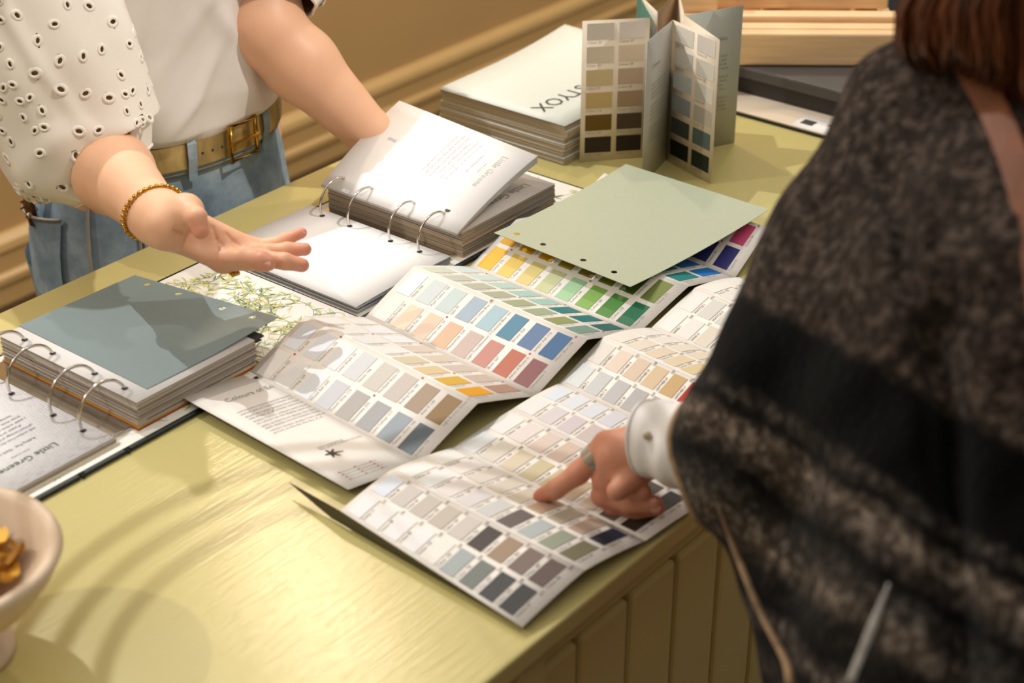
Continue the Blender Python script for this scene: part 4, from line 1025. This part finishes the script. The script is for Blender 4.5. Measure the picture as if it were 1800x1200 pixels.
# ---- puffed eyelet sleeves: a dense gathered tube with real cut eyelets and raised stitched rims
def sleeve(name, axis, radii, seed, n_eye, side, flat):
    rs = np.random.RandomState(seed); nu, nv = 150, 300; axis = [np.array(a, float) for a in axis]; k = len(axis)
    ts = np.linspace(0, 1, nu); A = np.array([[np.interp(t * (k - 1), range(k), [a[c] for a in axis]) for c in range(3)] for t in ts]); R = np.interp(ts * (k - 1), range(k), radii)
    for _ in range(12): A[1:-1] = (A[:-2] + 2 * A[1:-1] + A[2:]) / 4; R[1:-1] = (R[:-2] + 2 * R[1:-1] + R[2:]) / 4
    T = np.gradient(A, axis=0); T /= np.linalg.norm(T, axis=1)[:, None]
    u0 = np.array(side, float); U = np.array([u0 - t * (u0 @ t) for t in T]); U /= np.linalg.norm(U, axis=1)[:, None]; Wv = np.cross(T, U)
    ph = rs.uniform(0, 6.28, 8)
    def pt(i, th, off=0.0):
        t = ts[int(i)]; g = .020 * math.sin(17 * th + ph[0]) * max(0, t - .82) / .18 + .020 * math.sin(14 * th + ph[1]) * max(0, .2 - t) / .2
        f = 1 + .030 * math.sin(3 * th + 4 * t + ph[2]) + .022 * math.sin(5 * th - 7 * t + ph[3]) + .012 * math.sin(9 * th + 11 * t + ph[4]) + g
        for c_, sl_, am_ in ((3.2, 1.6, .05), (4.3, -1.1, .045), (5.0, 1.3, .05), (3.9, 2.2, .035), (5.7, -.8, .04), (2.4, -1.3, .04)): f += am_ * math.exp(-(((th - c_ - sl_ * (t - .5) + math.pi) % (2 * math.pi) - math.pi) / .10) ** 2) * math.sin(math.pi * t) ** 2
        f += 0 + .05 * math.exp(-((t - .80 - .05 * math.sin(2 * th)) / .035) ** 2)
        r_ = R[int(i)] * f + off
        return A[int(i)] + r_ * (math.cos(th) * U[int(i)] * flat + math.sin(th) * Wv[int(i)])
    eyes = []
    tries = 0
    while len(eyes) < n_eye and tries < 6000:
        tries += 1; i = rs.randint(int(nu * .08), int(nu * .86)); th = rs.uniform(0, 6.28)
        if all((abs(i - e[0]) * (1.0 / nu) * 1.0) ** 2 * .09 + (math.sin((th - e[1]) / 2) * 2 * .085) ** 2 > .0165 ** 2 for e in eyes):
            if rs.rand() < .16:     # a little flower of six petals
                for q in range(6):
                    an = q * math.pi / 3; eyes.append((i + int(round(5.2 * math.sin(an))), th + .115 * math.cos(an), rs.uniform(.0023, .0027), an))
            else: eyes.append((i, th, rs.uniform(.0026, .0036), rs.uniform(0, 3.14)))
    P = np.array([[pt(i, 2 * math.pi * j / nv) for j in range(nv)] for i in range(nu)])
    cen = []
    kill = np.zeros((nu, nv), np.int32)
    rim = MB(); flat_P = P.reshape(-1, 3)
    for (i, th, r_, an) in eyes:
        if not 2 < i < nu - 3: continue
        c = pt(i, th, .0004); tu = T[i]; tv = pt(i, th + .02) - pt(i, th - .02); tv /= np.linalg.norm(tv)
        a_ = tu * math.cos(an) + tv * math.sin(an); b_ = -tu * math.sin(an) + tv * math.cos(an); ra, rb = r_ * 1.15, r_ * .72
        d = flat_P - c; near = np.linalg.norm(d, axis=1) < .006
        ins = near & (((d @ a_) / (ra + r_ * .45)) ** 2 + ((d @ b_) / (rb + r_ * .45)) ** 2 < 1); kill |= ins.reshape(nu, nv)
        nrm_ = np.cross(a_, b_); nrm_ = nrm_ if nrm_ @ (c - A[i]) > 0 else -nrm_
        base = len(rim.v); ne = 14; xs_ = np.linspace(0, 2 * math.pi, ne + 1)[:-1]
        for sc_, up_ in ((1.0, -.0012), (1.03, .0001), (1.4, .0003), (2.2, .0002), (2.35, -.0014)):
            for x in xs_:
                wob = 1 + (.05 * math.sin(7 * x) if sc_ > 1.5 else 0)
                e_ = r_ * (sc_ - 1)
                rim.v.append(tuple(c + a_ * (ra + e_) * wob * math.cos(x) + b_ * (rb + e_) * wob * math.sin(x) + nrm_ * up_))
        for q_ in range(4):
            for x in range(ne): rim.f.append((base + q_ * ne + x, base + q_ * ne + (x + 1) % ne, base + (q_ + 1) * ne + (x + 1) % ne, base + (q_ + 1) * ne + x))
    F = []
    for i in range(nu - 1):
        for j in range(nv):
            j2 = (j + 1) % nv
            if kill[i, j] + kill[i + 1, j] + kill[i, j2] + kill[i + 1, j2] >= 2: continue
            F.append((i * nv + j, i * nv + j2, (i + 1) * nv + j2, (i + 1) * nv + j))
    so = mesh(name, flat_P, F, M_EYE, per, smooth=True)
    eo = rim.build('eyelet_stitching', M_EYE, so, smooth=True); eo['kind'] = 'stuff'
    ln_ = np.array([[pt(i, 2 * math.pi * j / 60, -.0042) for j in range(60)] for i in range(4, nu - 4, 4)]); kk = len(ln_)
    mesh('eyelet_shade_layer', ln_.reshape(-1, 3), [(i * 60 + j, i * 60 + (j + 1) % 60, (i + 1) * 60 + (j + 1) % 60, (i + 1) * 60 + j) for i in range(kk - 1) for j in range(60)], mat('eyelet_shade_tan', 'b8906c', .8, var=.1), so, smooth=True)  # added layer: its tan stands in for shaded skin behind the eyelets
    hem = MB().tube([pt(nu - 1, 2 * math.pi * j / 90, 0.0) for j in range(90)], .0022, 6, closed=True).build('sleeve_hem', M_EYE, so, smooth=True)
    return so
ud = (elb_r - sho_r); ud /= np.linalg.norm(ud)
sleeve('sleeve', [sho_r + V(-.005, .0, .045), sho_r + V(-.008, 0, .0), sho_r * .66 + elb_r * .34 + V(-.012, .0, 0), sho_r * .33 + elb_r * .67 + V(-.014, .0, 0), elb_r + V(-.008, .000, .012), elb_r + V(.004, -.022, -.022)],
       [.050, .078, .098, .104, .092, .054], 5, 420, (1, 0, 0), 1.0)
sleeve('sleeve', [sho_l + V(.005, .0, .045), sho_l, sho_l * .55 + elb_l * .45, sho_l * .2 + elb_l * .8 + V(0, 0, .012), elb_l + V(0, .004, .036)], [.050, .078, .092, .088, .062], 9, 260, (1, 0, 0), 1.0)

# ---- jewellery
wc = wri_r - wd_ * .022; bup = V(0, 0, 1) - wd_ * wd_[2]; bup /= np.linalg.norm(bup); bs_ = np.cross(wd_, bup)
br = MB(); brac = None
sph = MB()
nb = 34
ico_v, ico_f = [], []
for i in range(5):
    for j in range(8):
        a = math.pi * i / 4; b = 2 * math.pi * j / 8; ico_v.append((math.sin(a) * math.cos(b), math.sin(a) * math.sin(b), math.cos(a)))
for i in range(4):
    for j in range(8): ico_f.append((i * 8 + j, (i + 1) * 8 + j, (i + 1) * 8 + (j + 1) % 8, i * 8 + (j + 1) % 8))
ctr = wc - wd_ * .004
loop = [ctr + bs_ * .0335 * math.cos(a) + bup * .0315 * math.sin(a) + wd_ * (.012 * math.sin(a) + .004 * math.cos(a)) for a in np.linspace(0, 2 * math.pi, nb + 1)[:-1]]
brac = MB().tube(loop, .0009, 6, closed=True).build('bracelet', M_GOLD, per, smooth=True)
b0m = None
for i, q in enumerate(loop):
    if b0m is None:
        bo = mesh('bead', np.array(ico_v) * .0030 + q, ico_f, M_GOLD, brac, smooth=True); b0m = bo; q0 = q
    else:
        c = b0m.copy(); COL.objects.link(c); c.parent = brac; c.location = Vector(q - q0)
# gold ring seen under the knuckles
rc = iM * .45 + F_i[1] * .55; rc = mM * .62 + F_m[1] * .38; ra_ = F_m[1] - mM; ra_ /= np.linalg.norm(ra_); r1 = V(0, 0, 1) - ra_ * ra_[2]; r1 /= np.linalg.norm(r1); r2 = np.cross(ra_, r1)
gr = MB().tube([rc + (r1 * math.cos(a) + r2 * math.sin(a)) * .0098 - V(0, 0, .0035) for a in np.linspace(0, 6.283, 25)[:-1]], .0015, 6, closed=True).build('finger_ring', M_GOLD, per, smooth=True)
sq = W(412, 480, .094)
for k_ in range(7):
    d = V(math.cos(k_ * .9), math.sin(k_ * .9), 0) * (.0035 if k_ else 0)
    mesh('ring_stone', np.array(ico_v) * (.0026 if k_ else .0036) + sq + d + V(0, 0, .001 * (k_ % 2)), ico_f, M_GOLD, gr, smooth=True)
MB().tube([sq, (sq + rc) / 2 + V(0, 0, -.004), rc - r1 * .0115], .0018, 6).build('ring_mount', M_GOLD, gr, smooth=True)
# ------------------------------------------------------------------ the customer in front of the counter
DB = 1.27
cu_base = WD(1760, 700, 1.22)
cus = thing('person', 'person seen from behind in a dark striped wool poncho pointing at a swatch', 'person', (cu_base[0], cu_base[1] - .06, 0))
cw = W(1190, 772, .080); cfa = W(1330, 742, .125)
celb = WD(1470, 720, 1.25); csho = WD(1640, 250, 1.25)
kI, kM, kR, kP = W(1068, 783, .068), W(1078, 800, .066), W(1088, 815, .060), W(1102, 826, .052)
G_i = [kI, W(1016, 832, .040), W(976, 860, .024), W(951, 872, .0115)]
G_m = [kM, W(1062, 846, .038), W(1098, 858, .036), W(1130, 864, .040)]
G_r = [kR, W(1060, 870, .024), W(1108, 884, .024), W(1150, 885, .028)]
G_p = [kP, W(1078, 888, .0135), W(1118, 896, .0135), W(1154, 893, .016)]
G_t = [W(1150, 800, .062), W(1110, 840, .052), W(1085, 862, .048)]
ctr_ = [(celb, cfa, .040, .036), (cfa, cw, .036, .0265), (cw, kI, .0225, .0125), (cw, kM, .0225, .0125), (cw, kR, .0205, .0120), (cw + V(0, 0, -.008), kP, .0190, .0110), (csho, celb, .050, .042)]
cfg = [fing(G_i, [.0115, .0100, .0088, .0074]), fing(G_m, [.0115, .0105, .0095, .0080]), fing(G_r, [.0112, .0105, .0095, .0080]), fing(G_p, [.0100, .0092, .0086, .0072]), fing(G_t, [.0135, .0115, .0095])]
armC = SDF(ctr_, cfg, k=.012, kt=.008)
vc, fc_ = armC.mesh(.0023); vc = relax(vc, fc_, 2)
bx, by = cu_base[0], cu_base[1] - .06
hd = WD(1860, -95, 1.19)
bodyC = [(V(bx, by, .92), V(bx, by, 1.20), .13, .12), (V(bx, by, 1.20), hd + V(0, -.03, -.22), .12, .06), (hd + V(-.01, -.02, -.20), hd + V(0, 0, -.09), .052, .050), (hd + V(0, .0, -.05), hd + V(.01, .01, .03), .078, .088),
         (hd + V(.055, .070, -.03), hd + V(.06, .08, -.035), .016, .012), (csho, csho * .6 + celb * .4, .052, .046), (csho, V(bx, by, 1.20), .05, .08),
         (V(bx - .085, by, .92), V(bx - .09, by, .50), .090, .058), (V(bx - .09, by, .50), V(bx - .09, by - .02, .09), .055, .036), (V(bx - .09, by - .02, .045), V(bx - .10, by + .12, .030), .040, .028),
         (V(bx + .085, by, .92), V(bx + .09, by, .50), .090, .058), (V(bx + .09, by, .50), V(bx + .09, by - .02, .09), .055, .036), (V(bx + .09, by - .02, .045), V(bx + .10, by + .12, .030), .040, .028)]
vb, fb = SDF(bodyC, (), k=.04).mesh(.012); vb = relax(vb, fb, 2)
Vt = np.vstack([vc, vb]); Fc = np.vstack([fc_, fb + len(vc)])
sp = [(G_i[3], .02, .7), (kI, .016, .4), (kM, .016, .4), (G_m[1], .016, .6), (G_r[1], .016, .6), (G_p[1], .016, .6), (G_p[3], .016, .6), (G_i[1], .014, .4)]
big_mesh('body', Vt, Fc, SKIN2, cus, blush(Vt, sp))
for Fp, cpx in ((G_p, (1152, 893)), (G_r, (1146, 878))):
    q = surf(None, armC.field, cpx[0], cpx[1], 1.1, 1.8); ax_ = Fp[3] - Fp[2]; cen = Fp[2] + ax_ * np.clip(((q - Fp[2]) @ ax_) / (ax_ @ ax_), .3, 1.1)
    nail(cus, q, ax_, q - cen, .010, .0085)
# silver ring on the pointing finger
rc = G_i[0] * .55 + G_i[1] * .45; ra_ = G_i[1] - G_i[0]; ra_ /= np.linalg.norm(ra_); r1 = V(0, 0, 1) - ra_ * ra_[2]; r1 /= np.linalg.norm(r1); r2 = np.cross(ra_, r1)
mb = MB(); Pv = []
for i in range(28):
    a = 2 * math.pi * i / 28; d = r1 * math.cos(a) + r2 * math.sin(a)
    for s_, o_ in ((-.005, .0128), (.005, .0128), (.005, .0106), (-.005, .0106)): Pv.append(rc + ra_ * s_ + d * o_)
mb.add(Pv, [(i * 4 + j, ((i + 1) % 28) * 4 + j, ((i + 1) % 28) * 4 + (j + 1) % 4, i * 4 + (j + 1) % 4) for i in range(28) for j in range(4)])
mb.build('finger_ring', mat('silver', 'd8d6d2', .22, metal=1.0, var=.04), cus)

# ---- white shirt cuff: crumpled flared tube
M_SHIRT = m_cotton('shirt_cotton', 'ece8e6', .08)
ax0, ax1 = W(1138, 768, .088), W(1318, 800, .110); T_ = (ax1 - ax0); LT = np.linalg.norm(T_); T_ /= LT
Uu = V(0, 0, 1) - T_ * T_[2]; Uu /= np.linalg.norm(Uu); Vv = np.cross(T_, Uu)
Pv = []; nu, nv = 40, 60
for i in range(nu):
    t = i / (nu - 1); r_ = .0335 + .020 * t ** 1.3
    for j in range(nv):
        th = 2 * math.pi * j / nv
        f = 1 + .05 * math.sin(22 * t - 1.5 * math.cos(th)) * (1 - .6 * t) * min(1, t * 8) + .03 * math.sin(3 * th + 8 * t)
        Pv.append(ax0 + T_ * LT * t + r_ * f * (math.cos(th) * Uu + math.sin(th) * Vv * .92) + V(0, 0, -.008 * t))
cuff = mesh('shirt_cuff', Pv, [(i * nv + j, i * nv + (j + 1) % nv, (i + 1) * nv + (j + 1) % nv, (i + 1) * nv + j) for i in range(nu - 1) for j in range(nv)], M_SHIRT, cus, smooth=True)
md = cuff.modifiers.new('solidify', 'SOLIDIFY'); md.thickness = .0016
MB().tube([Pv[j] for j in range(nv)], .0018, 6, closed=True).build('cuff_edge', M_SHIRT, cuff, smooth=True)
q = ax0 + T_ * .022 + (Uu * .55 - Vv * .83 if (Vv @ (CAM - ax0)) < 0 else Uu * .55 + Vv * .83) * .034
mesh('cuff_button', np.array(ico_v) * V(.004, .004, .004) + q, ico_f, mat('horn_button', 'b5a58c', .3), cuff, smooth=True)

# ---- wool poncho
def D_(x, y, d=DB): return WD(x, y, d)
pon_prims = [(D_(1640, 235, 1.28), D_(1560, 430, 1.27), .062, .073), (D_(1560, 430, 1.27), D_(1470, 640, 1.255), .073, .078), (D_(1470, 640, 1.255), D_(1455, 720, 1.25), .078, .072),
             (D_(1440, 730, 1.26), D_(1325, 778, 1.30), .062, .046), (D_(1325, 778, 1.30), D_(1282, 800, 1.325), .046, .040),
             (D_(1345, 845, 1.29), D_(1475, 1130, 1.24), .044, .040), (D_(1475, 1130, 1.24), D_(1560, 1400, 1.22), .042, .06), (D_(1480, 800, 1.27), D_(1600, 1300, 1.22), .070, .07),
             (D_(1690, 250, 1.24), D_(1800, 600, 1.17), .075, .13), (D_(1800, 600, 1.17), D_(1800, 1300, 1.12), .13, .15), (D_(1950, 420, 1.20), D_(2000, 1200, 1.15), .13, .20),
             (D_(1660, 222, 1.27), D_(1850, 165, 1.22), .058, .075)]
pon = SDF(pon_prims, (), k=.045)
RT = ray(1000, 600) - ray(900, 600); RT /= np.linalg.norm(RT); UPV = ray(900, 500) - ray(900, 600); UPV /= np.linalg.norm(UPV); FWD = ray(900, 600); FWD = FWD / np.linalg.norm(FWD)
def pfold(P):
    q = P - CAM; d = q @ FWD; x = 900 + FPX * (q @ RT) / d; y = 600 - FPX * (q @ UPV) / d     # fold lines follow the drape of the arm
    s = x - (1600 + (y - 300) * .07)
    f = -.020 * np.exp(-((x - (1555 + (y - 280) * .22)) / 26) ** 2) * np.clip((y - 250) / 120, 0, 1) * np.clip((760 - y) / 150, 0, 1)
    f = f - .030 * np.exp(-((x - (1655 + (y - 500) * .05)) / 34) ** 2) * np.clip((y - 420) / 160, 0, 1)
    f = f + .010 * np.exp(-((x - (1590 + (y - 280) * .20)) / 30) ** 2) * np.clip((y - 250) / 120, 0, 1) * np.clip((760 - y) / 150, 0, 1)
    return f + .0035 * np.sin(x * .03 + y * .012) * np.sin(y * .02)
cdir = (D_(1282, 800, 1.325) - D_(1325, 778, 1.30)); cdir /= np.linalg.norm(cdir); cpt = D_(1262, 800, 1.33)
def pclip(P): return np.maximum(((P - cpt) @ cdir), -(P[:, 2] - .52))
vp, fp = pon.mesh(.0055, disp=pfold, clip=pclip); vp = relax(vp, fp, 1)
def m_poncho():
    m = bpy.data.materials.new('striped_wool'); m.use_nodes = True; k = N(m)
    b = base_of(cus); A = WD(1300, 530, 1.27); Bq = WD(1640, 760, 1.27); along = (Bq - A); along /= np.linalg.norm(along)
    nrm = UPV - along * (UPV @ along) - 0 * RT; nrm = -nrm / np.linalg.norm(nrm)        # stripe axis: down across the arm
    tc = k.n('ShaderNodeTexCoord'); v = tc.outputs['Object']
    wob = k.noise(v, 26, 3, .6); wob2 = k.noise(v, 7, 2)
    dt = k.n('ShaderNodeVectorMath', operation='DOT_PRODUCT'); k.l(v, dt.inputs[0]); dt.inputs[1].default_value = tuple(nrm)
    def mth(op, a, c): 
        n_ = k.n('ShaderNodeMath', operation=op)
        for i_, q_ in enumerate((a, c)):
            if hasattr(q_, 'links'): k.l(q_, n_.inputs[i_])
            else: n_.inputs[i_].default_value = q_
        return n_.outputs[0]
    t = mth('SUBTRACT', dt.outputs['Value'], float((A - b) @ nrm))
    t = mth('ADD', t, mth('MULTIPLY', mth('SUBTRACT', wob.outputs[0], .5), .016)); t = mth('ADD', t, mth('MULTIPLY', mth('SUBTRACT', wob2.outputs[0], .5), .02))
    fac = mth('DIVIDE', mth('ADD', t, .02), .30)
    G, K, L = '5a4e45', '020202', '8d8073'
    strip = k.ramp(fac, [(0.0, '51463e'), (.045, G), (.075, K), (.24, K), (.27, '4a443e'), (.30, K), (.34, L), (.39, '4e463f'), (.42, K), (.48, '55504a'), (.52, '7d7165'), (.56, '2a2622'), (.62, K), (.66, '6a6158'), (.70, K), (.76, '4d463f'), (.79, K), (.85, '6a5f52'), (.89, K), (.94, '3f3830'), (.97, K)])
    hv = k.coords((1, 1, 1)); h1 = k.noise(hv, 105, 4, .7); h2 = k.noise(hv, 320, 2, .6)
    hm = k.ramp(h1.outputs[0], [(.38, '100d0a'), (.5, '786c62'), (.61, 'ffffff')])
    mx = k.n('ShaderNodeMix', data_type='RGBA', blend_type='MULTIPLY'); mx.inputs[0].default_value = .85; k.l(strip, mx.inputs[6]); k.l(hm, mx.inputs[7])
    k.l(mx.outputs[2], k.p.inputs['Base Color']); k.p.inputs['Roughness'].default_value = .95; k.p.inputs['Specular IOR Level'].default_value = .1
    ad = mth('ADD', h1.outputs[0], mth('MULTIPLY', h2.outputs[0], .6)); k.bump(ad, .9, .004)
    k.p.inputs['Sheen Weight'].default_value = .03
    return m
M_PON = m_poncho()
poncho = big_mesh('poncho', vp, fp, M_PON, cus)
pf = lambda P: pon.field(P) - pfold(P)
M_TRIM = mat('tan_trim', '8a6f50', .8, var=.3, nscale=90, bump=.4, bscale=160); M_TRIM2 = mat('pale_trim', '9a9690', .8, var=.3, nscale=90)
def trim(name, pix, m, r=.0030, d0=1.0, d1=1.6):
    pts = []
    for (x0_, y0_), (x1_, y1_) in zip(pix[:-1], pix[1:]):
        for t in np.linspace(0, 1, 8)[:-1]: pts.append(surf(None, pf, x0_ + (x1_ - x0_) * t, y0_ + (y1_ - y0_) * t, d0, d1, .002))
    for _ in range(4):
        a_ = np.array(pts); a_[1:-1] = (a_[:-2] + 2 * a_[1:-1] + a_[2:]) / 4; pts = list(a_)
    rr = [r * min(1, .25 + i * .12) for i in range(len(pts))]
    return MB().tube(pts, rr, 8, flat=.5).build(name, m, poncho, smooth=True)
trim('hem_trim', [(1262, 890), (1300, 985), (1338, 1080), (1385, 1165), (1392, 1215)], M_TRIM, .0042)
trim('hem_trim', [(1562, 1025), (1530, 1110), (1488, 1215)], M_TRIM2, .0030)
# cuff edge of the poncho sleeve
Tc = cdir; u_ = V(0, 0, 1) - Tc * Tc[2]; u_ /= np.linalg.norm(u_); w_ = np.cross(Tc, u_); cc_ = cpt - Tc * .001; lp_ = []
for a in np.linspace(0, 2 * math.pi, 41)[:-1]:
    d = u_ * math.cos(a) + w_ * math.sin(a); rs_ = np.linspace(.01, .09, 200); f = pf(cc_ + d * rs_[:, None]); j = np.argmax(f > 0) if (f > 0).any() else 120
    lp_.append(cc_ + d * min(rs_[j], .062))
MB().tube(lp_, .0028, 8, closed=True).build('sleeve_trim', M_TRIM, poncho, smooth=True)

# ---- leather strap over the shoulder
spx = [(1690, 95), (1712, 125), (1738, 170), (1762, 220), (1782, 270), (1800, 325), (1816, 390), (1828, 460), (1838, 540), (1846, 640), (1850, 760), (1850, 900), (1846, 1060)]
sp3 = [surf(None, pf, x_, y_, .95, 1.5, .003) for x_, y_ in spx]
a_ = np.array(sp3)
for _ in range(3): a_[1:-1] = (a_[:-2] + 2 * a_[1:-1] + a_[2:]) / 4
Pv = []; hw = .0095
for i in range(len(a_)):
    t = a_[min(i + 1, len(a_) - 1)] - a_[max(i - 1, 0)]; t /= np.linalg.norm(t); vdir = CAM - a_[i]; vdir /= np.linalg.norm(vdir); sd = np.cross(t, vdir); sd /= np.linalg.norm(sd)
    for s_, o_ in ((-hw, .004), (hw, .004), (hw, .0005), (-hw, .0005)): Pv.append(a_[i] + sd * s_ + vdir * o_)
k_ = len(a_); Fv = [(i * 4 + j, i * 4 + (j + 1) % 4, (i + 1) * 4 + (j + 1) % 4, (i + 1) * 4 + j) for i in range(k_ - 1) for j in range(4)] + [(3, 2, 1, 0), tuple((k_ - 1) * 4 + j for j in range(4))]
mesh('bag_strap', Pv, Fv, mat('brown_leather', '6e3c18', .6, var=.2, nscale=40), cus, smooth=False, bevel=.001)

# ---- shoulder-length auburn hair
rs = np.random.RandomState(12); M_HAIR = mat('auburn_hair', '54290f', .30, var=.45, nscale=70, stretch=(1, 1, .15), spec=.6)
mb = MB()
tips = []
for i in range(1300):
    f_ = rs.rand() ** 1.1; bxx = 1588 + 540 * f_ + rs.uniform(-6, 6)
    low = 96 + 34 * rs.rand() if f_ < .20 else 120 + 110 * rs.rand() * min(1, (f_ - .15) * 3)
    dep = 1.205 - .105 * math.sin(math.pi * min(1, .12 + f_ * .76)) + rs.uniform(-.012, .045)
    x0_ = bxx + 55 * (1 - 2 * f_) + rs.uniform(-8, 8); cur = rs.uniform(-30, 30)
    pts = [WD(x0_ + 25, -330, dep + .03), WD(x0_ + 8, -190, dep - .01), WD(x0_ - 4 + cur * .2, -70, dep - .012), WD(bxx + cur * .5, 20, dep), WD(bxx + cur * .3 + (7 if i % 3 else -7), low * .7, dep + .004), WD(bxx + (14 if f_ < .13 else 0), low, dep + .012)]
    w_ = rs.uniform(.0010, .0026); mb.tube(pts, [w_, w_ * 1.2, w_ * 1.2, w_, w_ * .8, w_ * .3], 5)
ho = mb.build('hair', M_HAIR, cus, smooth=True); ho['kind'] = 'stuff'
